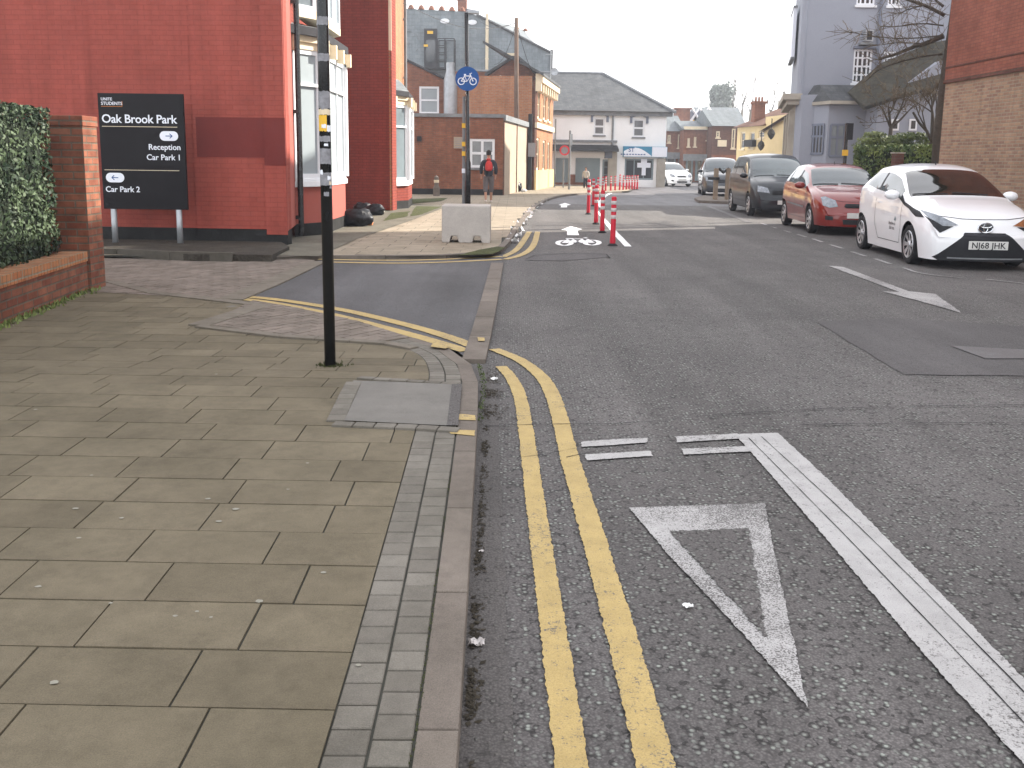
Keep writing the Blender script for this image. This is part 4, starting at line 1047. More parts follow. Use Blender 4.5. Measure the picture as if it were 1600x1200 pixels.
mb = MB(); x, z = DZ(1186, 155, 61); mb.box(x - .34, x + .34, 60.6, 61.4, 2, z - .3); mb.box(x - .42, x + .42, 60.5, 61.5, z - .3, z - .15)
for dx in (-.2, 0.0, .2): mb.lathe([(.08, 0), (.06, .3)], 8, Matrix.Translation((x + dx, 61, z - .15)))
mb.build('chimney', 'brick_terrace', t)
W2 = Wall((W.B.x, W.B.y), (DZ(1236, 230, 54)[0], 54)); zt = W2.uv(1220, 180)[1]
mb = MB(); W2.face(mb, 0, zt); W2.bx(mb, .01, W2.L - .01, 0, zt - .01, -6, -.01); mb.build('wall', 'yellow_render', t)
zr = W2.uv(1213, 161)[1]
mb = MB(); mb.add([W2.p(-.3, zt - .9, .3), W2.p(W2.L, zt - .0, .3), W2.p(W2.L, zr, -4), W2.p(-.3, zr, -4)], [(0, 1, 2, 3)]); mb.add([W2.p(-.3, zt - .9, .3), W2.p(W2.L, zt - .0, .3), W2.p(W2.L, zr, -4), W2.p(-.3, zr, -4)], [(3, 2, 1, 0)]); mb.v[4:] = [p - Vector((0, 0, .12)) for p in mb.v[4:]]; mb.build('roof', 'tile_brown', t)
t, W = farblock('distant_building', 'hazy low pitched grey roofed building above the terrace below the evergreen tree', 1088, 1162, 100, 196, 'grey_render', (), None, 172, 'slate')

# --- grey building on the right with a white banner
YR = 36.0
GR = thing('grey_building', 'tall blue grey rendered building with multi paned white windows and a long white banner', 'building', (13, 36, 0))
WO = Wall((DZ(1246, 150, YR)[0], YR), (DZ(1600, 150, YR)[0], YR))
k = lambda px, py: WO.uv(px, py)
hs = [WO.rect(1333, 77, 1362, 130), WO.rect(1381, 80, 1400, 101), WO.rect(1339, -28, 1368, 8), WO.rect(1388, -28, 1408, 9)]
zt = 11.5
mb = MB(); WO.face(mb, 0, zt, hs, rev=.14); mb.prism([(WO.A.x + .3, YR + .2), (12.7, 41.5), (14.5, 46), (22, 46), (22, YR + .2)], 0, zt); mb.build('wall', 'grey_render', GR)
for h, nx, ny in zip(hs, (4, 3, 4, 3), (4, 2, 3, 3)): window(GR, WO, h, nx, ny, 'white_upvc', 'glass_dark', .07, .06, 'white_upvc', bar=.06)
mb = MB(); r = WO.rect(1333, 131, 1362, 134); WO.bx(mb, r[0] - .1, r[1] + .1, WO.uv(1347, 76)[1], WO.uv(1347, 73)[1], .003, .12); mb.build('lintel', 'grey_render_dark', GR)
r = WO.rect(1348, 48, 1360, 66); mb = MB(); WO.bx(mb, *r, .003, .3); o = mb.build('extractor_vent', 'galv', GR)
mb = MB(); WO.bx(mb, r[0] + .05, r[1] - .05, r[2] + .05, r[3] - .05, .301, .31)
mb.build('vent_mouth', 'black_matt', o); mb = MB(); WO.bx(mb, r[0] - .15, r[1] + .02, r[2] - .12, r[2] - .03, .003, .3); mb.build('bracket', 'lead_grey', o)
pipe(GR, WO, k(1372, 60)[0], 1, zt - .2, .055, 'grey_render_dark')
# rounded corner turret strip and street-side front
mb = MB(); mb.lathe([(.12, 0), (.12, zt)], 24, Matrix.Translation((WO.A.x + .1, YR + .06, 0))); mb.build('corner_shaft', 'grey_render', GR, smooth=True)
WP = Wall((DZ(1232, 200, 41.5)[0], 41.5), (WO.A.x - .005, YR + .1))
zc = WP.uv(1238, 160)[1]
mb = MB(); WP.bx(mb, 0, WP.L, zc, zt, -.2, 0); mb.build('wall', 'grey_render', GR)
mb = MB(); WP.bx(mb, 0, WP.L + .02, 0, zc - .3, -.2, .05)
for a in (.2, WP.L * .5, WP.L - .6): WP.bx(mb, a, a + .45, 0, zc - .5, .051, .22)
mb.build('stone_base', 'stone_pale', GR)
mb = MB(); WP.bx(mb, -.15, WP.L + .3, zc - .3, zc - .12, -.2, .35); WP.bx(mb, -.25, WP.L + .4, zc - .12, zc + .1, -.2, .5); mb.build('cornice', 'stone_pale', GR)
a, b = WP.uv(1240, 100)[1], WP.uv(1251, 9)[1]
mb = MB(); WP.bx(mb, WP.L * .25, WP.L * .72, a, b, .1, .22); o = mb.build('banner_sign', 'sign_white', GR)
mb = MB(); WP.bx(mb, WP.L * .25 - .06, WP.L * .72 + .06, a - .08, a, .09, .24); WP.bx(mb, WP.L * .25 - .06, WP.L * .72 + .06, b, b + .08, .09, .24); mb.build('sign_frame', 'lead_grey', o)
# ground floor bay with slate hood
pts = [(DZ(1262, 220, 35.2)[0], 35.9), (DZ(1292, 220, 34.6)[0], 34.6), (DZ(1352, 220, 34.6)[0], 34.6), (DZ(1378, 220, 35)[0], 35.9)]
zb = DZ(1320, 158, 34.6)[1]; zs = DZ(1320, 133, 35.6)[1]
mb = MB(); mb.prism(pts, 0, zb); mb.build('bay_wall', 'grey_render', GR)
for i, q in ((0, (1267, 195, 1287, 240)), (1, (1297, 195, 1318, 244))):
    W = Wall(pts[i], pts[i + 1]); r = W.rect(*q)
    fr = MB(); nn = 4 if i == 0 else 2
    for m_ in range(nn + 1): uq = r[0] + (r[1] - r[0]) * m_ / nn; W.bx(fr, uq - .035, uq + .035, r[2], r[3], .003, .05)
    for zq in (r[2], r[2] + (r[3] - r[2]) * .6, r[3]): W.bx(fr, r[0], r[1], zq - .04, zq + .04, .003, .045)
    o = fr.build('window', 'grey_render_dark', GR); mb = MB(); W.bx(mb, r[0], r[1], r[2], r[3], .002, .02); mb.build('pane', 'glass_pale' if i else 'glass_dark', o)
W = Wall(pts[1], pts[2]); lo = [W.p(-.25, zb, .3), W.p(W.L + .25, zb, .3)]
mb = MB(); P = [(p[0] + (p[0] - 12.2) * .05, p[1] - .25) for p in pts]; P[0] = (P[0][0], 35.99); P[-1] = (P[-1][0], 35.99)
T = [(pts[0][0] + .35, 35.99), (pts[1][0] - .1, 35.55), (pts[2][0] + .05, 35.55), (pts[3][0] - .3, 35.99)]
mb.add([(p[0], p[1], zb) for p in P] + [(p[0], p[1], zs) for p in T], [(0, 1, 5, 4), (1, 2, 6, 5), (2, 3, 7, 6), (4, 5, 6, 7), (3, 2, 1, 0)]); mb.build('bay_roof', 'slate_dark', GR)
mb = MB(); mb.prism([(p[0], p[1] - .03) for p in P], zb - .12, zb - .003); mb.build('bay_cornice', 'stone_pale', GR)
mb = MB(); W = Wall((WO.A.x + .2, YR - .0), (pts[0][0], YR - .0)); mb.prism([(WO.A.x + .05, 35.5), (WO.A.x + .85, 35.2), (WO.A.x + .95, 36), (WO.A.x, 36)], 0, DZ(1256, 148, 35.5)[1]); mb.build('porch_wall', 'grey_render', GR)

# --- lower annexe with a sloping mossy roof behind the trees
AN = thing('annexe_building', 'low grey stone annexe with a steep dark mossy roof behind the bare tree', 'building', (17, 34, 0))
WQ = Wall((DZ(1372, 150, 33.5)[0], 33.5), (DZ(1560, 150, 33.5)[0], 33.5)); k2 = lambda px, py: WQ.uv(px, py)
mb = MB(); WQ.polyprism(mb, [(0, 0), (WQ.L, 0), k2(1560, 75), k2(1470, 95), k2(1372, 160)], -2.2, 0); mb.build('wall', 'grey_render', AN)
mb = MB(); q = [k2(1345, 140), k2(1400, 92), k2(1480, 60), k2(1560, 45)]
lo = [k2(1345, 168), k2(1400, 150), k2(1480, 128), k2(1560, 112)]
n = 4; mb.add([WQ.p(*a, -1.2) for a in q] + [WQ.p(*a, .35) for a in lo], [(4 + i, 5 + i, 1 + i, i) for i in range(3)]); mb.add([WQ.p(*a, -1.35) for a in q] + [WQ.p(a[0], a[1] - .12, .3) for a in lo], [(i, 1 + i, 5 + i, 4 + i) for i in range(3)]); mb.build('roof', 'roof_moss', AN)
for q in ((1392, 186, 1404, 204), (1420, 186, 1432, 204)):
    r = WQ.rect(*q); mb = MB(); WQ.bx(mb, *r, .003, .05); o = mb.build('window', 'white_upvc', AN); mb = MB(); WQ.bx(mb, r[0] + .06, r[1] - .06, r[2] + .06, r[3] - .06, .051, .06); mb.build('pane', 'glass_dark', o)

# --- tan brick building close on the right
TB = thing('tan_brick_building', 'tan brick building with a red brick upper storey behind the white parked car', 'building', (11, 18, 0))
A0 = DZ(1467, 250, 23.6); WR = Wall((A0[0], 23.6), (A0[0] + .95, 14.0)); WR = Wall((A0[0], 23.6), (A0[0] + .55, 6.0))
zb = WR.uv(1535, 117)[1]
mb = MB(); WR.face(mb, 0, zb); WR.bx(mb, .0, WR.L, 0, zb, -9, -.01); mb.build('wall', 'brick_tan', TB)
mb = MB(); WR.bx(mb, -.02, WR.L, zb + .02, 10.5, -9, .02); mb.build('upper_wall', 'brick_red_band', TB)
mb = MB(); WR.bx(mb, -.03, WR.L, zb - .06, zb + .019, .003, .05); WR.bx(mb, -.03, WR.L, zb + .3, zb + .34, .021, .035); mb.build('string_course', 'brick_dark', TB)
mb = MB(); WR.bx(mb, -.3, WR.L + .3, 10.5, 10.7, -9.2, .3); mb.build('roof', 'slate_dark', TB)
# ------------------------------------------------------------------ foliage, plants
def leaves(n, sampler, size, tone_f, aspect=1.0, flat=.0):
    mb = MB(); tone = []
    for _ in range(n):
        p, nrm = sampler()
        a = Vector((random.gauss(0, 1), random.gauss(0, 1), random.gauss(0, 1)))
        if nrm is not None: a = a * .6 + nrm * 1.1
        a.normalize(); t = a.orthogonal().normalized(); t = Matrix.Rotation(random.uniform(0, 6.28), 3, a) @ t; b = a.cross(t)
        s = size * random.uniform(.6, 1.3)
        mb.v += [p - t * s * .5, p + b * s * .32 * aspect, p + t * s * .6, p - b * s * .32 * aspect]; k = len(mb.v)
        mb.f.append((k - 4, k - 3, k - 2, k - 1)); tone.append(tone_f(p))
    return mb, tone
def wob(p, s=1.0): 
    from mathutils import noise as N
    return N.noise(p * s)
def hedge(name, label, P0, P1, P2, P3, z0, z1, n, size, mat, dep=.08, group=None, bulge=.05, cat='hedge'):
    """clipped hedge over a quad footprint"""
    c = thing(name, label, cat, (P0[0], P0[1], z0), group=group)
    q = [Vector((p[0], p[1], 0)) for p in (P0, P1, P2, P3)]
    cen = sum(q, Vector()) / 4
    mb = MB(); mb.prism([(p.x + (cen.x - p.x) * .04, p.y + (cen.y - p.y) * .04) for p in [v + (cen - v).normalized() * dep for v in q]], z0 + .02, z1 - dep); mb.build('branches', 'hedge_core', c)
    L = [(q[(i + 1) % 4] - q[i]).length for i in range(4)]; hh = z1 - z0
    top = L[0] * L[1]; areas = [l * hh for l in L] + [top]
    if (q[1] - q[0]).cross(q[2] - q[1]).z < 0: sgn = -1
    else: sgn = 1
    def smp():
        r = random.uniform(0, sum(areas)); i = 0
        while r > areas[i]: r -= areas[i]; i += 1
        if i < 4:
            d = (q[(i + 1) % 4] - q[i]); nr = Vector((d.y, -d.x, 0)).normalized() * sgn
            p = q[i] + d * random.random(); z = z0 + hh * random.random(); p = Vector((p.x, p.y, z))
        else:
            a, b = random.random(), random.random(); p = q[0].lerp(q[1], a).lerp(q[3].lerp(q[2], a), b); nr = Vector((0, 0, 1)); p.z = z1
        o = wob(p, 2.3) * bulge + wob(p, 7) * bulge * .5
        return p + nr * (o - dep * random.random() ** 1.6), nr
    mb, t = leaves(n, smp, size, lambda p: min(1, max(0, .48 + wob(p, 3.5) * 1.0 + random.uniform(-.4, .4))))
    mb.build('foliage', mat, c, tone=t)
    return c
def crown(n, cen, rad, size, blobs, seed=1, sp=.45, rr=(.25, .5)):
    rnd = random.Random(seed)
    B = [(Vector((rnd.gauss(0, sp) * rad[0], rnd.gauss(0, sp) * rad[1], rnd.uniform(-.8, .8) * rad[2])), rnd.uniform(*rr)) for _ in range(blobs)]
    def smp():
        b, r = random.choice(B); d = Vector((random.gauss(0, 1), random.gauss(0, 1), random.gauss(0, 1))).normalized()
        k = r * random.uniform(.55, 1.05)
        return cen + b + Vector((d.x * rad[0] * k, d.y * rad[1] * k, d.z * rad[2] * k)), d
    return leaves(n, smp, size, lambda p: min(1, max(0, .5 + wob(p, 1.3) * .8 + random.uniform(-.3, .3))))
def branchy(name, par, base, dirs, mat='bark', r0=.05, levels=4, seed=3, shrink=.72, spread=.5, up=.15, ln=1.0, cap=600, twr=.006):
    """bare limbs and twigs as one mesh grown by repeated forking"""
    rnd = random.Random(seed); mb = MB(); tw = MB(); cnt = 0
    st = [(Vector(base), Vector(d).normalized(), r0, ln * l, 0) for d, l in dirs]
    while st:
        p, d, r, l, lv = st.pop(0); cnt += 1
        if cnt > cap: break
        pts = [p]; q = p; dd = d.copy()
        for k in range(3):
            dd = (dd + Vector((rnd.gauss(0, .13), rnd.gauss(0, .13), rnd.gauss(0, .1) + up * .3))).normalized(); q = q + dd * l / 3; pts.append(q)
        r1 = max(r * .62, twr * .6)
        (tw if lv >= 2 else mb).tube(pts, [r, r * .88, r * .75, r1], 6 if lv < 2 else 3, cap=False)
        if lv < levels:
            for k in range(rnd.choice((2, 3, 3))):
                a = pts[rnd.choice((1, 2, 3, 3))]
                nd = (dd + Vector((rnd.gauss(0, spread), rnd.gauss(0, spread), rnd.gauss(0, spread) + up))).normalized()
                st.append((a, nd, max(r1 * .8, twr), l * shrink * rnd.uniform(.7, 1.1), lv + 1))
    if mb.v: mb.build('trunk', mat, par, smooth=True)
    if tw.v: tw.build(name, 'twig', par)

# near hedge on its low wall, brick pier
PX = -4.49
pr = thing('brick_pier', 'square brick gate pier at the end of the clipped hedge', 'pier', (-4.66, 10, 0))
ztp = DZ(140, 181, 9.9)[1]
mb = MB(); mb.box(-5.05, -4.49, 9.82, 10.16, -.02, ztp - .11); mb.build('shaft', 'brick_pier', pr, bevel=.006)
mb = MB(); mb.box(-5.06, -4.48, 9.81, 10.17, ztp - .108, ztp); mb.build('cap', 'brick_pier', pr, bevel=.008)
lw = thing('low_brick_wall', 'low brick wall with mossy foot carrying the clipped hedge on the left', 'wall', (-4.5, 7, 0))
mb = MB(); mb.add([(-4.52, 9.8, 0), (-3.9, 4.5, 0), (-4.3, 4.5, 0), (-4.8, 9.8, 0), (-4.52, 9.8, .36), (-3.9, 4.5, .36), (-4.3, 4.5, .36), (-4.8, 9.8, .36)], [(0, 1, 5, 4), (4, 5, 6, 7), (1, 2, 6, 5), (2, 3, 7, 6), (3, 0, 4, 7)])
for i, f_ in enumerate(mb.f): mb.f[i] = f_
W = Wall((-3.92, 4.5), (-4.52, 9.8)); mb = MB(); W.bx(mb, 0, W.L, -.02, .34, -.25, 0); mb.build('wall', 'brick_pier', lw)
mb = MB(); nb = int(W.L / .075)
for i in range(nb):
    u = i * W.L / nb; W.bx(mb, u + .004, u + W.L / nb - .004, .342, .445 + random.uniform(-.002, .002), -.24, .012)
mb.build('coping', 'brick_orange', lw)
mb = MB()
for i in range(900):
    u = random.random() * W.L; p = W.p(u, zp(W.p(u, 0).y) + .012, .01 + abs(random.gauss(0, .05))); a = random.uniform(0, 6.28); s = random.uniform(.012, .04); h = random.uniform(.01, .05)
    mb.add([p, p + Vector((math.cos(a) * s, math.sin(a) * s, 0)), p + Vector((math.cos(a) * s * .5 + random.gauss(0, .01), math.sin(a) * s * .5, h))], [(0, 1, 2)])
tag(mb.build('ground_weeds', 'shrub_leaf', tone=[random.random() for _ in range(900)]), 'low green weeds growing along the foot of the brick wall', 'weeds', kind='stuff')
zh = DZ(60, 162, 8.6)[1]
hedge('clipped_hedge', 'tall clipped dark green hedge with small leaves behind the low brick wall', (-4.68, 9.55), (-4.12, 4.6), (-5.3, 4.6), (-5.9, 9.55), .40, zh, 42000, .046, 'hedge_leaf', .12)

# right-hand hedges, shrub, trees, lamp post
hx0, hx1 = DZ(1338, 240, 27)[0], DZ(1470, 240, 25)[0]
hedge('garden_hedge', 'square clipped bright green hedge between grey building and tan brick building', (hx0, 27.2), (hx1, 25), (hx1 + .8, 26.2), (hx0 + .6, 28.5), .1, DZ(1400, 227, 26)[1], 14000, .085, 'hedge_leaf_far', .12)
gp = thing('gate_post', 'slim brown post in front of the green garden hedge', 'post', (DZ(1402, 260, 25.6)[0], 25.6, .1))
mb = MB(); x = DZ(1402, 260, 25.6)[0]; mb.box(x - .12, x + .12, 25.5, 25.74, .1, DZ(1402, 240, 25.6)[1]); mb.build('shaft', 'brick_dark', gp)
mb = MB(); mb.box(x - .15, x + .15, 25.47, 25.77, DZ(1402, 240, 25.6)[1] + .002, DZ(1402, 238, 25.6)[1]); mb.build('cap', 'stone_pale', gp)
sb = thing('shrub', 'loose yellow green shrub spilling over the top of the garden hedge', 'shrub', (DZ(1400, 260, 28.5)[0], 28.5, .1))
x, z = DZ(1395, 214, 28.3); mb, t = crown(5200, Vector((x, 28.3, z - .15)), (1.3, .5, .28), .075, 18, 4); mb.build('foliage', 'shrub_leaf', sb, tone=t)
mb = MB()
for k in range(6): mb.tube([(x - .6 + k * .25, 28.3, .1), (x - .9 + k * .35, 28.3, z - .2)], .03, 5)
mb.build('stems', 'bark', sb)
bt = thing('bare_tree', 'small multi stemmed leafless tree rising out of the garden hedge', 'tree', (DZ(1448, 220, 28)[0], 28, .1))
x, z = DZ(1455, 222, 28)
mb = MB(); mb.tube([(x, 28, .1), (x, 28, z)], [.09, .07], 7); mb.build('trunk', 'bark', bt)
branchy('twigs', bt, (x, 28, z), [((-.45, 0, 1), 1), ((.05, .1, 1), 1.0), ((-.2, -.2, 1), .9), ((.1, -.1, 1), .8)], r0=.05, levels=5, seed=5, ln=1.1, cap=1900, spread=.5, up=.12, twr=.008)
bt2 = thing('bare_tree', 'bushy leafless shrub tree left of the multi stemmed one by the grey bay', 'tree', (DZ(1385, 220, 29.5)[0], 29.5, .1))
x, z = DZ(1392, 200, 29.5)
mb = MB(); mb.tube([(x, 29.5, .1), (x, 29.5, z)], [.1, .06], 7); mb.build('trunk', 'bark', bt2)
branchy('twigs', bt2, (x, 29.5, z), [((-.4, 0, 1), .8), ((.3, .1, 1), 1.0), ((.6, 0, .7), .8), ((0, -.2, 1), .8)], r0=.04, levels=5, seed=11, ln=.85, cap=1900, spread=.6, up=.05, twr=.008)
bt3 = thing('street_tree', 'tall dark tree trunk with bare side limbs against the tan brick building', 'tree', (DZ(1474, 120, 25)[0], 25, .1))
x = DZ(1477, 120, 24.6)[0]
mb = MB(); P = [(x + .05, 24.6, .1), (x - .03, 24.6, 2.2), (x + .02, 24.6, 3.6), (x + .12, 24.6, 5.2), (x + .2, 24.6, 8)]; mb.tube(P, [.18, .15, .15, .14, .1], 9); mb.build('trunk', 'bark', bt3, smooth=True)
# limbs that cross the grey wall, each traced to its real height
lim = MB(); tw = MB(); rr = random.Random(4)
for pts, r in (([(1476, 24), (1445, 8), (1424, 2), (1390, -10)], .055), ([(1474, 56), (1452, 66), (1425, 74), (1400, 85), (1372, 93)], .075), ([(1474, 40), (1440, 36), (1400, 42), (1375, 41)], .022), ([(1474, 55), (1430, 60), (1390, 60), (1350, 54), (1326, 50)], .02), ([(1445, 8), (1420, 14), (1405, 22)], .018), ([(1473, 84), (1440, 88), (1400, 98), (1370, 110), (1352, 128)], .03), ([(1474, 10), (1450, -10)], .04), ([(1440, 68), (1400, 66), (1380, 70)], .018)):
    P = [Vector((DZ(a, b, 24.6 + i * .25)[0], 24.6 + i * .25, DZ(a, b, 24.6 + i * .25)[1])) for i, (a, b) in enumerate(pts)]
    P = smoothpath(P, 1); lim.tube(P, [r * (1 - .7 * i / len(P)) for i in range(len(P))], 6)
    for p in P[1:]:
        for _ in range(5):
            d = Vector((rr.gauss(-.3, .5), rr.gauss(0, .5), rr.gauss(.2, .5))).normalized(); l = rr.uniform(.25, .8); m_ = p + d * l * .5 + Vector((0, 0, rr.gauss(0, .05)))
            tw.tube([p, m_, p + d * l], [.009, .007, .004], 3, False)
            tw.tube([m_, m_ + (d + Vector((rr.gauss(0, .6), rr.gauss(0, .6), rr.gauss(0, .6)))).normalized() * l * .4], [.006, .004], 3, False)
lim.build('limbs', 'bark', bt3, smooth=True); tw.build('twigs', 'twig', bt3)
# far trees
ev = thing('evergreen_tree', 'rounded haze-pale evergreen tree standing behind the far terrace', 'tree', (DZ(1127, 180, 118)[0], 118, 0))
x, z = DZ(1127, 158, 118)
mb, t = crown(9000, Vector((x, 118, z - .4)), (1.6, 1.5, 2.0), .34, 30, 8, .3, (.45, .75)); mb.build('crown', 'evergreen_hazed', ev, tone=t)
mb = MB(); mb.tube([(x, 118, 0), (x, 118, z - 2)], [.35, .2], 8); mb.build('trunk', 'bark', ev)
x, z = DZ(1088, 170, 112); eb = thing('evergreen_bush', 'low hazy bush left of the rounded evergreen tree behind dormers', 'bush', (x, 112, 0))
mb, t = crown(2200, Vector((x, 112, z - 1)), (2.4, 1.2, 1.3), .4, 14, 9); mb.build('crown', 'evergreen_hazed', eb, tone=t)
mb = MB(); mb.tube([(x, 112, 0), (x, 112, z - 1)], [.2, .15], 8); mb.build('trunk', 'bark', eb)
lbl = ['thin bare tree just right of the evergreen tree', 'bare tree in front of the sky left of the chimney', 'bare tree tallest of those behind the brown roof', 'bare tree between the chimney and the grey building', 'slender bare tree closest to the grey building']
for i, (px, py) in enumerate(((1146, 128), (1160, 140), (1174, 124), (1205, 138), (1217, 142))):
    x, z = DZ(px, py, 110); z0_ = DZ(px, 185, 110)[1]
    tt_ = thing('bare_tree', 'far ' + lbl[i], 'tree', (x, 110, 0), group='bare trees behind the far roofs')
    mb = MB(); mb.tube([(x, 110, 0), (x + .1, 110, z0_ + 1)], [.3, .12], 6); mb.build('trunk', 'twig', tt_)
    branchy('limbs', tt_, (x + .1, 110, z0_ + .5), [((.05, 0, 1), 1), ((-.25, 0, 1), .6), ((.3, 0, 1), .5)], r0=.07, levels=3, seed=20 + i, ln=(z - z0_) * .5, cap=50, spread=.25, up=.5, twr=.03)

# ------------------------------------------------------------------ street furniture
# near black pole with stickers
np_ = GP(516, 572)
pole = thing('black_pole', 'tall glossy black pole covered in old stickers standing in the near pavement', 'pole', (np_.x, np_.y, np_.z))
d_ = ray(505, 0); top = Vector((np_.x - .015, np_.y, 4.2))
mb = MB(); mb.tube([(np_.x, np_.y, np_.z - .02), (np_.x - .012, np_.y, 4.4)], .0375, 28); mb.build('shaft', 'black_gloss', pole, smooth=True)
def pz(py): return DZ(510, py, np_.y)[1]
def ring(y0, y1, mat, a0=0, a1=360, r=.0386, name='sticker'):
    z0, z1 = pz(y1), pz(y0); mb = MB(); n = 14; k = len(mb.v)
    jz = [random.uniform(-.004, .004) for _ in range(n + 1)]
    for i in range(n + 1):
        a = R(a0 + (a1 - a0) * i / n); xx = np_.x - .012 * ((z0 + z1) / 2 - .1) / 4.3
        mb.v += [Vector((xx + r * math.cos(a), np_.y + r * math.sin(a), z0 + jz[i])), Vector((xx + r * math.cos(a), np_.y + r * math.sin(a), z1 + jz[-1 - i]))]
    for i in range(n): mb.f.append((2 * i, 2 * i + 2, 2 * i + 3, 2 * i + 1))
    mb.build(name, mat, pole)
ring(27, 40, 'sticker_grey', 180, 380); ring(84, 96, 'sticker_grey', 180, 350); ring(143, 170, 'sticker_grey', 190, 350)
ring(171, 180, 'cream_paint', 195, 345); ring(180, 205, 'yellow_tag', 200, 300); ring(196, 206, 'sign_white', 300, 350); ring(213, 222, 'sticker_grey', 200, 340); ring(232, 256, 'sticker_grey', 190, 340); ring(270, 290, 'sticker_grey', 200, 350, .039)
tt_ = random.Random(2)
for _ in range(9):
    a = tt_.uniform(190, 320); y = tt_.uniform(120, 300); ring(y, y + tt_.uniform(3, 8), tt_.choice(['sticker_grey', 'sign_white', 'cream_paint']), a, a + tt_.uniform(20, 50), .0392)
mb = MB()
for i in range(160):
    a = random.uniform(0, 6.28); rr_ = .04 + abs(random.gauss(0, .035)); p = np_ + Vector((math.cos(a) * rr_, math.sin(a) * rr_, .001)); h = random.uniform(.004, .025); b = random.uniform(0, 6.28)
    mb.add([p, p + Vector((math.cos(b) * .012, math.sin(b) * .012, 0)), p + Vector((0, 0, h))], [(0, 1, 2)])
tag(mb.build('moss_tuft', 'moss'), 'ring of green moss round the foot of the black pole', 'moss', kind='stuff')

# sign board
SGN = thing('wayfinding_sign', 'black Oak Brook Park direction board on two grey posts before the red wall', 'sign', (-6.1, 14.2, .13))
ys = 14.3
WS = Wall((DZ(157, 235, ys)[0], ys), (DZ(289, 235, ys)[0], ys))
u0, u1, z0, z1 = 0, WS.L, WS.uv(225, 327)[1], WS.uv(218, 146)[1]
mb = MB(); WS.bx(mb, u0, u1, z0, z1, -.06, 0); mb.build('board', 'sign_black', SGN, bevel=.004)
for px in (177, 279):
    u = WS.uv(px, 340)[0]; mb = MB(); mb.tube([WS.p(u, .1, -.03), WS.p(u, z0, -.03)], .045, 14); mb.build('post', 'galv', SGN, smooth=True)
def sz(px, py): return WS.uv(px, py)
S = WS.L / 132.0
a = sz(162, 191.5); text_on(SGN, WS, 'Oak Brook Park', .045, a[1] - .0, .178, 'sign_white', .004, sp=.96)
for py, nm in ((198, 0), (266, 0)):
    a = WS.uv(220, py); mb = MB(); WS.bx(mb, .045, u1 - .1, a[1] - .004, a[1] + .004, .001, .004); mb.build('divider_line', 'cream_paint', SGN)
text_on(SGN, WS, 'Reception', u1 - .06, sz(250, 234)[1], .12, 'sign_white', .004, 'RIGHT'); text_on(SGN, WS, 'Car Park 1', u1 - .06, sz(250, 250)[1], .12, 'sign_white', .004, 'RIGHT')
text_on(SGN, WS, 'Car Park 2', .045, sz(200, 300)[1], .12, 'sign_white', .004)
text_on(SGN, WS, 'UNITE', .05, sz(180, 157)[1], .06, 'sign_white', .004); text_on(SGN, WS, 'STUDENTS', .05, sz(180, 164)[1], .066, 'sign_white', .004)
mb = MB(); WS.bx(mb, .05, .37, sz(180, 166)[1] - .005, sz(180, 166)[1], .001, .004); WS.bx(mb, .365, .37, sz(180, 165)[1], sz(180, 158)[1], .001, .004); mb.build('logo_underline', 'sign_orange', SGN)
for uc, py, sg in ((WS.uv(264, 212)[0], 212, 1), (WS.uv(180, 277)[0], 278, -1)):
    zc = WS.uv(220, py)[1]; n = 10; hw, hr = .068, .072
    P = [(uc + hw + hr * math.sin(math.pi * i / n), zc - hr * math.cos(math.pi * i / n)) for i in range(n + 1)] + [(uc - hw - hr * math.sin(math.pi * i / n), zc + hr * math.cos(math.pi * i / n)) for i in range(n + 1)]
    mb = MB(); WS.polyprism(mb, P, .0005, .006); o = mb.build('arrow_badge', 'sign_white', SGN)
    mb = MB(); WS.bx(mb, uc - .05, uc + .05, zc - .006, zc + .006, .0065, .009)
    for s in (1, -1): mb.tube([WS.p(uc + sg * .05, zc, .0075), WS.p(uc + sg * .012, zc + s * .034, .0075)], .006, 4)
    mb.build('arrow', 'sign_blue', o)

# concrete ballast block and the cycle sign post behind it
cb = thing('concrete_block', 'square grey concrete ballast block standing in front of the cycle route post', 'block', (-.8, 15.6, FZ))
B0, B1 = G(690, 379, FZ), G(766, 379, FZ); hb = DZ(728, 321, B0.y)[1]
mb = MB(); x0, x1, y0_ = B0.x, B1.x, B0.y; n1, n2, n3, n4 = x0 + .13, x0 + .29, x1 - .3, x1 - .14; zn = FZ + .11
prof = [(x0, FZ), (n1, FZ), (n1 + .03, zn), (n2 - .03, zn), (n2, FZ), (n3, FZ), (n3 + .03, zn), (n4 - .03, zn), (n4, FZ), (x1, FZ), (x1, hb), (x0, hb)]
tr = geometry.tessellate_polygon([[Vector((x, 0, z)) for x, z in prof]])
k = len(prof); mb.add([(x, y0_, z) for x, z in prof] + [(x, y0_ + .62, z) for x, z in prof], [tuple(t) for t in tr] + [tuple(k + i for i in t[::-1]) for t in tr] + [(i, (i + 1) % k, k + (i + 1) % k, k + i) for i in range(k)])
bm = bmesh.new(); o = mb.build('body', 'concrete', cb); bm.from_mesh(o.data); bmesh.ops.recalc_face_normals(bm, faces=bm.faces); bm.to_mesh(o.data); bm.free()
md = o.modifiers.new('b', 'BEVEL'); md.width = .02; md.segments = 2; md.limit_method = 'ANGLE'
yp = B0.y + .95; xp = DZ(731, 300, yp)[0]
cp_ = thing('cycle_sign_post', 'dark green lamp post carrying the round blue cycle sign', 'lamp post', (xp, yp, FZ))
mb = MB(); zt = DZ(727, 20, yp)[1]; xt = DZ(729, 20, yp)[0]; mb.tube([(xp, yp, FZ), (xp, yp, 1.4), (xp, yp, 1.45), (xt, yp, zt)], [.05, .05, .034, .032], 12); mb.build('shaft', 'black_gloss', cp_, smooth=True)
xg = DZ(724.5, 250, yp + .12)[0]
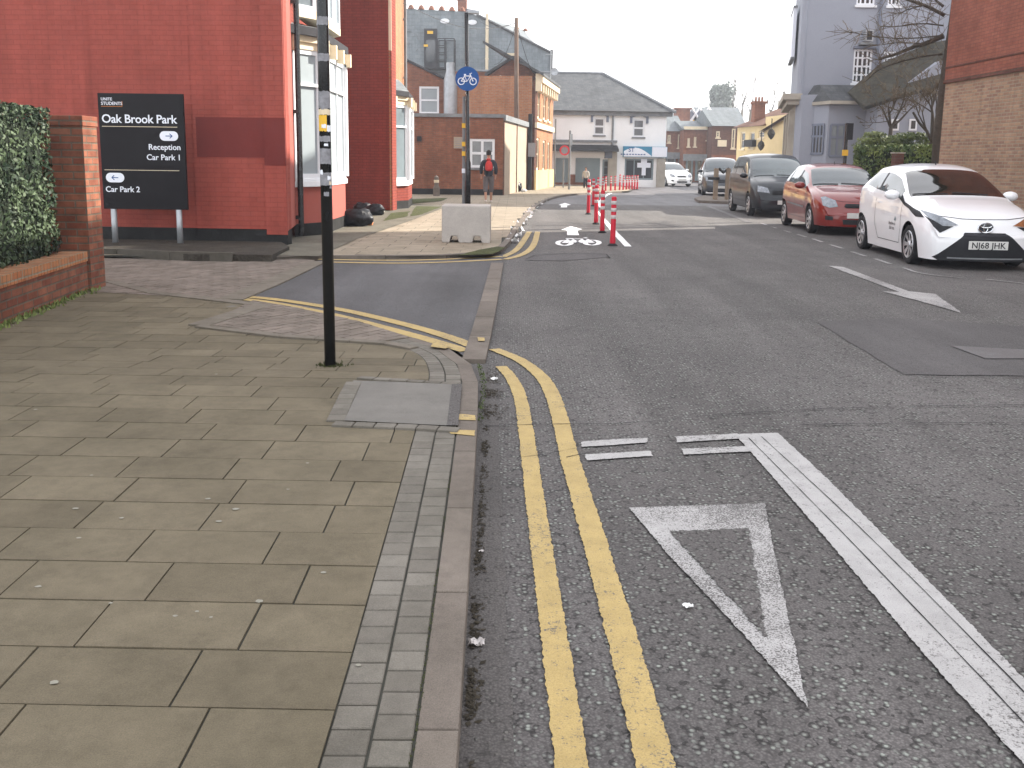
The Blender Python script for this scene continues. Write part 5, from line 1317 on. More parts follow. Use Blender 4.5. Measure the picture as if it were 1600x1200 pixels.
mb = MB(); mb.tube([(xg, yp + .12, FZ), (xg, yp + .12, DZ(725, 150, yp)[1])], .028, 10); mb.build('sign_pole', 'lead_grey', cp_)
mb = MB(); mb.tube([(xt, yp, zt), (xt + .02, yp, zt + .03), (xt + .2, yp, zt + .02)], .022, 6); mb.box(xt + .02, xt + .22, yp - .04, yp + .04, zt - .01, zt + .03); mb.build('lantern', 'galv', cp_)
for py, m_ in ((196, 'yellow_tag'), (225, 'yellow_tag'), (240, 'yellow_tag'), (267, 'sign_white')):
    z = DZ(724, py, yp)[1]; mb = MB(); mb.box(xg - .03, xg + .03, yp + .06, yp + .085, z - .04, z + .04); mb.build('sticker', m_, cp_)
sx, sz_ = DZ(730, 123, yp - .08); Msg = Matrix.Translation((sx, yp - .07, sz_)) @ Matrix.Rotation(R(90), 4, 'X')
rs = .205
mb = MB(); mb.lathe([(.001, 0), (rs, 0), (rs, .01), (.001, .01)], 40, Msg); o = mb.build('sign_disc', 'sign_blue', cp_)
def lineon(mb, P, wd, rr=None):
    P = [Msg @ Vector((x * rs, y * rs, .013)) for x, y in P]; mb.tube(P, wd * rs, 5)
mb = MB()
for cxx in (-.5, .5): lineon(mb, [(cxx + .27 * math.cos(t * math.pi / 10), -.22 + .27 * math.sin(t * math.pi / 10)) for t in range(21)], .045)
for P in ([(-.5, -.22), (-.22, .22), (.28, .22)], [(-.22, .22), (-.02, -.22), (.28, .22)], [(-.5, -.22), (-.02, -.22)], [(.5, -.22), (.22, .42), (.4, .46)], [(-.28, .34), (-.1, .34)], [(-.22, .22), (-.2, .34)]): lineon(mb, P, .045)
mb.build('cycle_emblem', 'sign_white', o)
# utility pole and wires
up_ = G(807, 299, FZ); 
upo = thing('utility_pole', 'brown wooden telegraph pole with overhead wires in front of the brick gable', 'pole', tuple(up_))
zt = DZ(807, 28, up_.y)[1]; mb = MB(); mb.tube([up_, (DZ(807, 28, up_.y)[0], up_.y, zt)], [.14, .09], 10); mb.build('shaft', 'wood_pole', upo, smooth=True)
mb = MB(); mb.tube([(up_.x, up_.y, FZ), (up_.x, up_.y, 2.6)], .15, 10); mb.build('sleeve', 'black_matt', upo)
for py, m_ in ((206, 'sticker_grey'), (244, 'sign_white')):
    x, z = DZ(807, py, up_.y); mb = MB(); mb.box(x - .11, x + .12, up_.y - .18, up_.y - .1, z - .12, z + .12); mb.build('notice', m_, upo)
mb = MB(); T = Vector((DZ(807, 32, up_.y)[0], up_.y, zt - .2))
for tgt in (Vector((*[DZ(737, 20, 58)[0], 58], DZ(737, 20, 58)[1])), Vector((DZ(845, 128, 46)[0], 46, DZ(845, 128, 46)[1])), Vector((DZ(772, 60, 45)[0], 45.4, DZ(772, 100, 45)[1])), Vector((DZ(630, 60, 30)[0], 30, DZ(630, 5, 30)[1]))):
    P = [T.lerp(tgt, i / 10) - Vector((0, 0, .5 * math.sin(math.pi * i / 10))) for i in range(11)]; mb.tube(P, .012, 3, False)
mb.build('wires', 'black_matt', upo)
# second black post with box
b2 = G(827, 297, FZ); xx = b2.x
bp = thing('black_post', 'black post with a small box at the corner of the sunlit front', 'post', tuple(b2))
mb = MB(); mb.tube([b2, (xx, b2.y, DZ(827, 178, b2.y)[1])], .1, 8); mb.build('shaft', 'black_matt', bp)
mb = MB(); x, z = DZ(830, 235, b2.y); mb.box(x - .15, x + .2, b2.y - .1, b2.y + .1, z - .3, z + .35); mb.build('box', 'sticker_grey', bp)
# round red-rimmed sign on its post
q = G(888, 296, FZ); x = DZ(890, 250, q.y)[0]
rp = thing('round_sign_post', 'grey post with a round red rimmed road sign before the shuttered shop', 'road sign', (x, q.y, FZ))
mb = MB(); mb.tube([(x, q.y, FZ), (x, q.y, DZ(890, 204, q.y)[1])], .055, 8); mb.build('shaft', 'lead_grey', rp)
x2, z2 = DZ(882, 235, q.y); Ms = Matrix.Translation((x2, q.y - .08, z2)) @ Matrix.Rotation(R(90), 4, 'X')
mb = MB(); mb.lathe([(.001, 0), (.24, 0), (.24, .015), (.001, .015)], 28, Ms); o = mb.build('sign_disc', 'sticker_grey', rp)
mb = MB(); mb.lathe([(.17, .016), (.25, .016), (.25, .03), (.17, .03), (.17, .016)], 28, Ms); mb.build('rim', 'sign_red', o)
mb = MB(); mb.tube([(x, q.y - .05, z2), (x2, q.y - .05, z2)], .02, 5); mb.box(x - .02, x + .12, q.y - .08, q.y - .06, z2 + .25, z2 + .8); mb.build('bracket', 'galv', rp)
# other posts in front of the shops
for px, py0, py1, lb in ((866, 186, 294, 'slim dark post against the left edge of the white shop'), (880, 250, 293, 'thin short post before the roller shutter')):
    yy = 50.0; x, z = DZ(px, py1, yy); t_ = thing('thin_post', lb, 'post', (x, yy, FZ)); mb = MB(); mb.tube([(x, yy, FZ), (x, yy, DZ(px, py0, yy)[1])], .05, 6); mb.build('shaft', 'lead_grey', t_)
# right lamp post
q = Vector((DZ(1320, 250, 24.5)[0], 24.5, .1))
lp = thing('signal_post', 'black post with dark signal head and yellow tag behind the red car', 'lamp post', tuple(q))
mb = MB(); mb.tube([q, (q.x, q.y, DZ(1321, 193, 24.5)[1])], .045, 10); mb.build('shaft', 'black_gloss', lp)
mb = MB(); z = DZ(1321, 205, 24.5)[1]; mb.box(q.x - .02, q.x + .13, q.y - .1, q.y + .1, z - .22, z + .2); mb.build('signal_head', 'black_matt', lp)
mb = MB(); z = DZ(1317, 239, 24.5)[1]; mb.box(q.x - .1, q.x + .05, q.y - .07, q.y - .046, z - .07, z + .08); mb.build('yellow_tag', 'yellow_tag', lp)
# hanging lanterns on the yellow house and stone base
for px, py, yd, lb in ((1205, 212, 52, 'dark hanging flower basket on the yellow gable wall'), (1189, 230, 56, 'small dark wall lantern under the yellow house eaves')):
    x, z = DZ(px, py, yd); t_ = thing('hanging_basket', lb, 'basket', (x, yd, z - .3)); mb = MB(); mb.lathe([(.03, -.2), (.14, -.08), (.22, .1), (.16, .28), (.02, .4)], 12, Matrix.Translation((x, yd, z))); mb.build('basket', 'soil', t_); mb = MB(); mb.tube([(x, yd, z + .4), (x, yd, z + .9), (x + .2, yd + .8, z + .95)], .03, 5); mb.build('bracket', 'black_matt', t_)
# timber tree guard on the build-out
gx, gy = G(1118, 312, .1).x, G(1118, 312, .1).y
tg = thing('timber_tree_guard', 'brown timber stake frame standing on the small kerbed build-out', 'tree guard', (gx, gy, .1))
Wg = Wall((DZ(1117, 290, gy + .3)[0], gy + .3), (DZ(1142, 290, gy + .3)[0], gy + .3)); gv = lambda px, py: Wg.uv(px, py)
for px in (1118.5, 1137):
    mb = MB(); a = gv(px, 285)[0]; Wg.bx(mb, a - .075, a + .075, .1, gv(px, 263)[1], -.08, .08); mb.build('stake', 'timber', tg)
mb = MB(); mb.tube([Wg.p(*gv(1123, 263)), Wg.p(*gv(1130, 270)), Wg.p(*gv(1139, 263))], .05, 5); Wg.bx(mb, gv(1118, 0)[0], gv(1137, 0)[0], gv(1128, 279)[1] - .05, gv(1128, 279)[1] + .05, .09, .13); mb.build('cross_rail', 'black_matt', tg)

# ------------------------------------------------------------------ lane separator wands
def make_wand(label):
    t = thing('lane_wand', label, 'bollard', (0, 0, 0), group='red and white lane wands beside the cycle lane')
    mb = MB(); mb.lathe([(.001, 0), (.085, 0), (.085, .012), (.06, .035), (.044, .05)], 16); mb.build('base', 'rubber', t, local=True)
    mb = MB(); mb.lathe([(.044, .045), (.05, .1), (.044, .16), (.042, .93), (.036, .965), (.001, .968)], 16); tube = mb.build('tube', 'wand_red', t, smooth=True, local=True)
    for z in (.53, .67, .81):
        mb = MB(); mb.lathe([(.0425, z), (.0455, z + .003), (.0455, z + .07), (.0425, z + .073)], 16); mb.build('white_band', 'wand_white', tube, smooth=True, local=True)
    return t
near = [((957, 384), 307), ((941, 363.7), 297), ((931, 350.5), 289), ((919, 335), 280)]
ordn = ['nearest', 'second nearest', 'third nearest', 'fourth nearest', 'fifth nearest', 'sixth nearest', 'seventh nearest']
w0 = None
base = []
for (px, py), top in near: base.append((G(px, py), top))
more = [((927, 322), 279), ((934, 312), 277), ((941, 305), 276)]
for (px, py), top in more: base.append((G(px, py), top))
far_w = [(946, 276), (954, 275), (961, 275), (968, 272.5), (973.5, 274), (978.5, 274), (983, 275), (987.5, 276), (991.5, 277), (995.5, 278)]
for i, (px, top) in enumerate(far_w): 
    p = G(px, 300.5 - i * .45); base.append((p, top))
for i, (p, top) in enumerate(base):
    if i < 7: lb = ordn[i] + ' red and white wand in the row beside the cycle lane'
    else: lb = '%s wand from the left in the far red cluster before the shops' % ['first', 'second', 'third', 'fourth', 'fifth', 'sixth', 'seventh', 'eighth', 'ninth', 'last'][i - 7]
    if w0 is None: w0 = o = make_wand(lb)
    else: o = copytree(w0); o['label'] = lb
    o.location = p; o.rotation_euler = (random.uniform(-.02, .02), random.uniform(-.02, .02), random.uniform(0, 6))
    hh = (DZ(0 + [*[n[0][0] for n in near], *[m[0][0] for m in more], *[f[0] for f in far_w]][i], top, p.y)[1]) / .968
    hh = min(1.15, max(.8, hh)); o.scale = (1.05, 1.05, hh)

# ------------------------------------------------------------------ litter and bags
from mathutils import noise as MN
def lump(name, label, cat, p, s, mat, seed, group=None, parent=None, rough=.35, sq=1):
    bm = bmesh.new(); bmesh.ops.create_icosphere(bm, subdivisions=3, radius=1)
    for v in bm.verts:
        d = v.co.normalized(); n = 1 + rough * MN.noise(d * 2 + Vector((seed * 7.1, 0, 0))) + rough * .5 * MN.noise(d * 5 + Vector((seed * 3.3, 1, 0)))
        v.co = Vector((d.x * s[0] * n, d.y * s[1] * n, max(-s[2] * .75, d.z * s[2] * n)))
    me = bpy.data.meshes.new(name); bm.to_mesh(me); bm.free(); me.shade_smooth(); me.materials.append(M[mat])
    o = bpy.data.objects.new(name, me); C.objects.link(o); o.location = (p[0], p[1], p[2] + s[2] * .75)
    if parent: o.parent = parent; o.location = Vector(p) + Vector((0, 0, s[2] * .75)) - rootloc(parent)
    else: tag(o, label, cat, group)
    return o
for i, (px, py, s, lb) in enumerate(((536, 349, (.26, .22, .17), 'small black rubbish bag nearest the black pole by the bay'), (558, 353, (.38, .25, .24), 'largest black rubbish bag in front of the bay base'), (566, 335, (.28, .2, .2), 'black rubbish bag at the back of the heap by the wall'), (586, 336, (.3, .2, .18), 'black rubbish bag at the right end of the heap'))):
    p = G(px, py, .08); o = lump('rubbish_bag', lb, 'rubbish bag', p, tuple(k * .85 for k in s), 'bag_black', i + 1, 'black rubbish bags by the bay window')
for i, (px, py, s, m_, lb) in enumerate(((527, 344, .09, 'bag_white', 'white crumpled bag beside the small black rubbish bag'), (576, 352, .1, 'bag_orange', 'orange and white wrapper at the right of the largest rubbish bag'), (574, 340, .07, 'bag_white', 'yellowish white carton between two rubbish bags'), (594, 332, .1, 'bag_white', 'pale plastic bag at the right end of the rubbish heap'), (580, 324, .07, 'bag_white', 'pale scrap on top at the back of the rubbish heap'))):
    p = G(px, py, .08); lump('litter', lb, 'litter', p, (s, s * .7, s * .6), m_, i + 11)
p = G(805, 299, FZ); lump('rubbish_bag', 'black rubbish bag slumped against the foot of the telegraph pole', 'rubbish bag', p + Vector((-.1, -.4, 0)), (.42, .3, .3), 'bag_black', 21); lump('litter', 'white bag lying beside the telegraph pole', 'litter', p + Vector((.38, -.35, 0)), (.14, .1, .07), 'bag_white', 22)
def scrap(label, p, s, seed, mat='bag_white'):
    """crumpled sheet: folded grid of film"""
    rnd = random.Random(seed); n = 7; mb = MB()
    for j in range(n):
        for i in range(n):
            x = (i / (n - 1) - .5); y = (j / (n - 1) - .5); r = math.hypot(x, y)
            k = .8 + .25 * rnd.random() if r > .4 else 1
            mb.v.append(Vector(p) + Vector((x * s * k, y * s * k * .8, .002 + abs(rnd.gauss(0, .14)) * s)))
    for j in range(n - 1):
        for i in range(n - 1):
            if (i in (0, n - 2)) and (j in (0, n - 2)): continue
            a = j * n + i; mb.f.append((a, a + 1, a + n + 1, a + n))
    o = mb.build('litter', mat, smooth=False); tag(o, label, 'litter'); return o
scrap('crumpled clear plastic wrapper in the gutter by the near kerb', G(745, 1006, .006), .055, 1, 'wand_white')
scrap('small white paper scrap on the asphalt left of the triangle marking', G(1075, 948, .006), .036, 2)
scrap('white stub lying among twigs at the end of the inner yellow line', G(772, 593, .006), .05, 3)
scrap('tiny torn scrap in the gutter beside the kerb joint', G(752, 862, .006), .022, 4, 'wand_white')
lbs = ['nearest', 'second', 'third', 'fourth', 'fifth', 'sixth', 'seventh', 'eighth', 'ninth', 'tenth', 'furthest']
pts = [(800, 379), (804, 370), (808, 361), (812, 352), (817, 346), (822, 341), (826, 335), (831, 330), (837, 325), (843, 320), (850, 315)]
for i, (px, py) in enumerate(pts):
    p = G(px, py, .004); o = scrap('%s white litter scrap along the kerb of the cycle lane' % lbs[i], p, random.uniform(.2, .34), 30 + i); o['group'] = 'litter along the cycle lane kerb'
# dark debris in the gutter and chewing gum on the slabs
mb = MB()
rg = random.Random(9)
for i in range(2200):
    y = rg.uniform(1.6, 6.2) if i < 1900 else rg.uniform(5.2, 6.4)
    if MN.noise(Vector((0, y * 4.5, 3))) < rg.uniform(-.25, .35): continue
    x0 = -.105 - .016 * (y - 1.9)
    t = x0 + abs(rg.gauss(0, .016 if y < 5 else .05)) + .004; a = rg.uniform(0, 6.28); s = rg.uniform(.003, .014)
    p = Vector((t, y, .005 + rg.uniform(0, .004))); d = Vector((math.cos(a) * s, math.sin(a) * s, 0)); e = Vector((-d.y, d.x, 0)) * rg.uniform(.3, .8)
    mb.add([p - d, p - e, p + d + Vector((0, 0, rg.uniform(0, .006))), p + e], [(0, 1, 2, 3)])
tag(mb.build('gutter_debris', 'leaf_litter', up=True), 'dark leaf and grit debris lying along the near kerb', 'debris', kind='stuff')
mb = MB()
for px, py in ((85, 1067), (173, 943), (274, 963), (325, 780), (342, 815), (368, 796), (405, 940), (56, 640), (143, 743), (450, 765), (480, 724), (60, 917), (190, 810), (124, 841), (308, 956), (338, 585), (330, 965), (505, 895), (560, 1040), (118, 795)):
    p = GP(px, py, .0022); r0 = random.uniform(.005, .011); n = 9
    mb.add([p + Vector((r0 * random.uniform(.8, 1.3) * math.cos(6.283 * k / n) * 1.2, r0 * random.uniform(.8, 1.2) * math.sin(6.283 * k / n), 0)) for k in range(n)], [tuple(range(n))])
tag(mb.build('chewing_gum', 'gum_pale', up=True), 'flattened pale chewing gum spots scattered on the near slabs', 'gum', kind='stuff')
mb = MB(); 
for i in range(230):
    y = rg.uniform(5.0, 6.5); x0 = -.19 - .1 * max(0, y - 5.9); p = Vector((x0 + rg.uniform(.0, .035), y, .004)); h = rg.uniform(.004, .016); a = rg.uniform(0, 6.28)
    mb.add([p, p + Vector((math.cos(a) * .01, math.sin(a) * .01, 0)), p + Vector((rg.gauss(0, .006), rg.gauss(0, .006), h))], [(0, 1, 2)])
tag(mb.build('kerb_weeds', 'shrub_leaf', tone=[rg.random() * .3 for _ in range(230)]), 'small green weeds in the gutter at the kerb corner', 'weeds', kind='stuff')
mb = MB(); Kp = [p for p in offset(KP, .106) if 0 < p.y < 5.2]
Q = dens(Kp, .012, False)
for p in Q:
    if MN.noise(p * 3) > -.1:
        for _ in range(2):
            q = Vector((p.x + rg.gauss(0, .003), p.y, zp(p.y) - .004)); a = rg.uniform(0, 6.28); s = rg.uniform(.003, .006)
            mb.add([q, q + Vector((math.cos(a) * s, math.sin(a) * s, .002)), q + Vector((-math.sin(a) * s, math.cos(a) * s, .005))], [(0, 1, 2)])
tag(mb.build('joint_moss', 'moss'), 'green moss in the joint behind the near kerb', 'moss', kind='stuff')

# ------------------------------------------------------------------ people
def skinmesh(name, V, E, mat, par, sub=2):
    me = bpy.data.meshes.new(name); me.from_pydata([Vector(v[:3]) for v in V], E, []); me.materials.append(M[mat])
    o = bpy.data.objects.new(name, me); C.objects.link(o); o.parent = par
    md = o.modifiers.new('skin', 'SKIN'); md.use_smooth_shade = True
    bm = bmesh.new(); bm.from_mesh(me); bm.verts.ensure_lookup_table(); L = bm.verts.layers.skin.verify()
    for i, v in enumerate(V): bm.verts[i][L].radius = (v[3], v[4] if len(v) > 4 else v[3]); bm.verts[i][L].use_root = (i == 0)
    bm.to_mesh(me); bm.free()
    s = o.modifiers.new('sub', 'SUBSURF'); s.levels = s.render_levels = sub
    return o
def person(label, loc, hgt, rz, top, legs, hair, pack=None, stride=.16, shorts=False, light=False):
    t = thing('person', label, 'person', loc, rz); k = hgt / 1.78; t.scale = (k, k, k)
    f = stride
    # faces +Y; feet at z 0
    V = [(0, 0, .95, .13, .10), (0, 0, 1.12, .13, .09), (0, .0, 1.32, .16, .10), (0, 0, 1.45, .12, .08), (0, .01, 1.52, .05), (0, .02, 1.60, .065, .08), (0, .03, 1.70, .075, .095), (0, .02, 1.76, .05, .06),
         (.19, 0, 1.42, .055), (.25, -.04, 1.17, .045), (.25, .05, .95, .032), (.25, .08, .86, .03, .02),
         (-.19, 0, 1.42, .055), (-.25, .03, 1.17, .045), (-.25, .10, .96, .032), (-.25, .13, .87, .03, .02),
         (.09, 0, .88, .085), (.10, f * .55, .5, .058), (.10, f * .7, .28, .052), (.10, f, .08, .036), (.11, f + .13, .035, .03, .025),
         (-.09, 0, .88, .085), (-.10, 0, .5, .058), (-.10, -f * .6, .3, .05), (-.10, -f, .12, .036), (-.11, -f + .11, .04, .03, .025)]
    E = [(0, 1), (1, 2), (2, 3), (3, 4), (4, 5), (5, 6), (6, 7), (3, 8), (8, 9), (9, 10), (10, 11), (3, 12), (12, 13), (13, 14), (14, 15), (0, 16), (16, 17), (17, 18), (18, 19), (19, 20), (0, 21), (21, 22), (22, 23), (23, 24), (24, 25)]
    # fingers
    for s, h in ((1, 11), (-1, 15)):
        b = V[h]
        for j in range(4): V.append((b[0] - .012 + s * 0 + .0 , b[1] - .024 + j * .016, b[2] - .075 + abs(j - 1.5) * .006, .0085)); E.append((h, len(V) - 1))
        V.append((b[0] - s * .03, b[1] + .03, b[2] - .035, .009)); E.append((h, len(V) - 1))
    body = skinmesh('body', V, E, 'skin', t)
    J = [(0, 0, .84, .16, .13), (0, 0, 1.14, .17, .13), (0, 0, 1.32, .19, .14), (0, 0, 1.44, .13, .10), (0, .01, 1.50, .085, .08),
         (.20, 0, 1.41, .08), (.26, -.04, 1.17, .07), (.255, .045, .97, .055), (-.20, 0, 1.41, .08), (-.26, .03, 1.17, .07), (-.255, .095, .98, .055)]
    skinmesh('jacket', J, [(0, 1), (1, 2), (2, 3), (3, 4), (3, 5), (5, 6), (6, 7), (3, 8), (8, 9), (9, 10)], top, t)
    Lz = .34 if shorts else .1
    T = [(0, 0, 1.02, .15, .12), (.09, 0, .85, .11, .11), (.105, f * .5, .52, .09), (.105, f * .72, Lz, .075), (-.09, 0, .85, .11, .11), (-.105, 0, .52, .09), (-.105, -f * (.55 if shorts else .95), Lz, .075)]
    skinmesh('trousers', T, [(0, 1), (1, 2), (2, 3), (0, 4), (4, 5), (5, 6)], legs, t)
    for s, yy, zz_ in ((1, f, 0), (-1, -f, .03)):
        skinmesh('shoe', [(s * .105, yy - .03, .05 + zz_, .045, .04), (s * .105, yy + .05, .045 + zz_, .045, .035), (s * .11, yy + .15, .035 + zz_, .04, .028)], [(0, 1), (1, 2)], 'shoe_white' if shorts else 'black_matt', t)
    bm = bmesh.new(); bmesh.ops.create_uvsphere(bm, u_segments=20, v_segments=14, radius=1)
    for v in bm.verts:
        d = v.co; n = 1 + .08 * MN.noise(d * 6); cut = d.y > .35 and d.z < .35
        q = Vector((d.x * .092, d.y * .112 * (.72 if d.y > 0 else 1), d.z * .105)) * n
        if cut: q.y = .03
        v.co = q + Vector((0, .015, 1.715))
    me = bpy.data.meshes.new('hair'); bm.to_mesh(me); bm.free(); me.shade_smooth(); me.materials.append(M[hair]); o = bpy.data.objects.new('hair', me); C.objects.link(o); o.parent = t
    # simple face on the front of the head
    mb = MB(); mb.add([(-.012, .115, 1.655), (.012, .115, 1.655), (0, .14, 1.65), (0, .11, 1.695)], [(0, 1, 2), (0, 2, 3), (1, 3, 2)]); mb.build('nose', 'skin', t, local=True)
    mb = MB()
    for s in (-1, 1): mb.lathe([(.001, .0), (.009, 0), (.006, .006), (.001, .008)], 8, Matrix.Translation((s * .032, .112, 1.695)) @ Matrix.Rotation(R(-90), 4, 'X'))
    mb.build('eyes', 'black_matt', t, local=True)
    mb = MB(); mb.box(-.022, .022, .105, .114, 1.622, 1.63); mb.build('mouth', 'maroon_paint', t, local=True)
    if pack:
        skinmesh('backpack', [(0, -.2, 1.08, .13, .10), (0, -.22, 1.22, .15, .12), (0, -.2, 1.38, .12, .09), (0, -.17, 1.44, .07, .05)], [(0, 1), (1, 2), (2, 3)], pack, t)
        skinmesh('backpack_pocket', [(0, -.31, 1.10, .08, .03), (0, -.32, 1.2, .085, .03)], [(0, 1)], pack, t)
        skinmesh('hood', [(-.08, -.07, 1.50, .045), (0, -.11, 1.47, .06), (.08, -.07, 1.50, .045)], [(0, 1), (1, 2)], pack, t)
    return t
pm_ = G(763, 316.5, FZ)
person('person seen from behind walking away in dark jacket with a red backpack', pm_, (DZ(762, 236, pm_.y)[1] - FZ), R(4), 'cloth_navy', 'cloth_grey', 'hair_dark', 'cloth_red', .17, True)
x, z = DZ(915, 293, 49)
person('person in a pale coat standing beyond the red wands by the shops', (x, 49, .02), DZ(915, 262, 49)[1], R(160), 'cloth_pale', 'cloth_navy', 'hair_dark', None, .1)
# pink post against the annexe wall
q = G(682, 306, FZ); t_ = thing('faded_bollard', 'small faded pink bollard standing against the brown annexe wall', 'bollard', tuple(q))
mb = MB(); mb.lathe([(.13, 0), (.13, .3), (.09, .4), (.09, .72), (.001, .78)], 12, Matrix.Translation(q)); mb.build('shaft', 'block_pink', t_)
mb = MB(); mb.lathe([(.092, .5), (.1, .51), (.1, .6), (.092, .61)], 12, Matrix.Translation(q)); mb.build('band', 'cream_paint', t_)
# ------------------------------------------------------------------ cars
def pchip(P):
    P = sorted(P); xs = [p[0] for p in P]; n = len(xs); m = len(P[0]) - 1
    S = []
    for c in range(1, m + 1):
        y = [p[c] for p in P]; d = [(y[i + 1] - y[i]) / (xs[i + 1] - xs[i]) for i in range(n - 1)]
        t = [d[0]] + [0 if d[i - 1] * d[i] <= 0 else 2 * d[i - 1] * d[i] / (d[i - 1] + d[i]) for i in range(1, n - 1)] + [d[-1]]
        S.append((y, t))
    def f(x):
        x = min(max(x, xs[0]), xs[-1]); i = 0
        while i < n - 2 and x > xs[i + 1]: i += 1
        h = xs[i + 1] - xs[i]; u = (x - xs[i]) / h; o = []
        for y, t in S:
            o.append(y[i] * (2 * u ** 3 - 3 * u ** 2 + 1) + t[i] * h * (u ** 3 - 2 * u ** 2 + u) + y[i + 1] * (-2 * u ** 3 + 3 * u ** 2) + t[i + 1] * h * (u ** 3 - u ** 2))
        return o[0] if m == 1 else o
    return f
def make_car(name, label, sp, front, rear, group):
    """front/rear: ground points of the two near-side wheels; the car's +x is its nose"""
    paint = sp['paint']; wb = sp['wb']; xa = wb / 2; HW = sp['hw']; rw = sp['rw']; sc_ = sp.get('scale', 1)
    d = (front - rear); d.z = 0; d.normalize(); lat = Vector((-d.y, d.x, 0))      # +y of the car = its left
    t = thing(name, label, 'car', (0, 0, 0), group=group)
    side = sp.get('side', -1)                # which side shows the measured wheels
    mid = front - d * xa * sc_ - lat * side * (HW - .1) * sc_
    t.location = (mid.x, mid.y, 0); t.rotation_euler = (0, 0, math.atan2(d.y, d.x)); t.scale = (sc_,) * 3
    ft, fs, fw, fr = pchip(sp['top']), pchip(sp['shoulder']), pchip(sp['width']), pchip(sp['rail'])
    x1 = sp['top'][0][0]; x0 = sp['top'][-1][0]; Ra = rw + .055; sill = sp.get('sill', .2)
    X = sorted({round(x0 + (x1 - x0) * i / 70, 4) for i in range(71)} | set(sp['cuts']) | {s * xa + Ra * math.cos(a * math.pi / 16) for s in (-1, 1) for a in range(17)} | {x1 - .02, x1 - .05, x0 + .02, x0 + .05})
    nA, nB, nC = 9, 7, 9
    def z0(x):
        z = sill
        for s in (-1, 1):
            q = Ra * Ra - (x - s * xa) ** 2
            if q > 0: z = max(z, rw + math.sqrt(q) * 1.0 - .0)
        if x > xa + Ra: z = max(z, sill - .0)
        return z
    def section(x):
        w = fw(x) * HW; zs = fs(x); zt = ft(x); yr, zr = fr(x); yr *= HW; b = z0(x); pts = []
        for i in range(nA):
            z = b + (zs - b) * i / (nA - 1); u = (z - .15) / max(.1, zs - .15)
            y = w * (.93 + .07 * math.sin(math.pi * min(1, max(0, u)) ** .9 * .62 + .25)); 
            u2 = max(0, (u - .8) / .2); y -= w * .018 * u2 * u2
            pts.append((y, z))
        ys = pts[-1][0]
        for i in range(1, nB):
            k = i / (nB - 1); pts.append((ys + (yr - ys) * k + .018 * math.sin(math.pi * k), zs + (zr - zs) * k))
        for i in range(1, nC):
            a = math.pi / 2 * i / (nC - 1); pts.append((yr * math.cos(a) ** .8 if i < nC - 1 else 0, zr + (zt - zr) * math.sin(a)))
        return pts
    N = nA + nB + nC - 2
    vs = []; idx = {}
    for i, x in enumerate(X):
        S = section(x)
        for s in (-1, 1):
            for j, (y, z) in enumerate(S):
                if s == 1 and j == N - 1: idx[(i, j, 1)] = idx[(i, j, -1)]; continue
                idx[(i, j, s)] = len(vs); vs.append(Vector((x, s * y, z)))
    groups = {'body': [], 'windscreen': [], 'side_window': [], 'rear_window': [], 'trim': []}
    wsc, wsh = sp['ws']; rws = sp.get('rw_', None); sws = sp['sw']
    for i in range(len(X) - 1):
        xm = (X[i] + X[i + 1]) / 2
        for j in range(N - 1):
            g = 'body'
            if nA - 1 <= j < nA + nB - 2:
                kb = j - (nA - 1)
                for a, b in sws:
                    if a < xm < b and 0 < kb < nB - 2: g = 'side_window'
                if g == 'body' and sws[-1][0] < xm < sws[0][1] and 0 < kb < nB - 2: g = 'trim'
            elif j >= nA + nB - 2:
                kc = j - (nA + nB - 2)
                if wsh < xm < wsc and kc >= 1: g = 'windscreen'
                if rws and rws[0] < xm < rws[1] and kc >= 1: g = 'rear_window'
            for s in (-1, 1):
                f = (idx[(i, j, s)], idx[(i + 1, j, s)], idx[(i + 1, j + 1, s)], idx[(i, j + 1, s)])
                groups[g].append(f if s == -1 else f[::-1])
    # end caps, bulged
    for i, dr, bulge in ((len(X) - 1, 1, sp.get('bulge', .07)), (0, -1, .03)):
        K = 12; rows = []
        for j in range(N):
            a, b = vs[idx[(i, j, -1)]], vs[idx[(i, j, 1)]]; r = []
            for k in range(K + 1):
                if k == 0: r.append(idx[(i, j, -1)]); continue
                if k == K: r.append(idx[(i, j, 1)]); continue
                if j == N - 1: r.append(idx[(i, j, 1)]); continue
                u = 2 * k / K - 1; p = a.lerp(b, k / K); hz = 1 - (j / (N - 1)) ** 3
                vs.append(p + Vector((dr * bulge * (1 - u * u) * hz, 0, 0))); r.append(len(vs) - 1)
            rows.append(r)
        for j in range(N - 1):
            for k in range(K):
                q = (rows[j][k], rows[j][k + 1], rows[j + 1][k + 1], rows[j + 1][k]); q = tuple(dict.fromkeys(q))
                if len(q) > 2: groups['body'].append(q if dr == 1 else q[::-1])
    bvh = BVHTree.FromPolygons(vs, sum(groups.values(), []))
    def sub(fs):
        m = {}; mb = MB()
        for f in fs:
            for i in f:
                if i not in m: m[i] = len(mb.v); mb.v.append(vs[i].copy())
            mb.f.append(tuple(m[i] for i in f))
        return mb
    body = sub(groups['body']).build('body', paint, t, smooth=True, local=True)
    for nm, mt in (('windscreen', sp.get('glass', 'car_glass')), ('side_window', 'car_glass'), ('rear_window', 'car_glass')):
        fs = groups[nm]
        if nm == 'side_window':
            for s in (-1, 1):
                for a, b in sws:
                    q = [f for f in fs if a < sum(vs[k].x for k in f) / 4 < b and sum(vs[k].y for k in f) * s > 0]
                    if q: sub(q).build('side_window', sp.get('sideglass', mt), t, smooth=True, local=True)
        elif fs: sub(fs).build(nm, mt, t, smooth=True, local=True)
    if groups['trim']: sub(groups['trim']).build('window_trim', 'plastic_black', t, smooth=True, local=True)
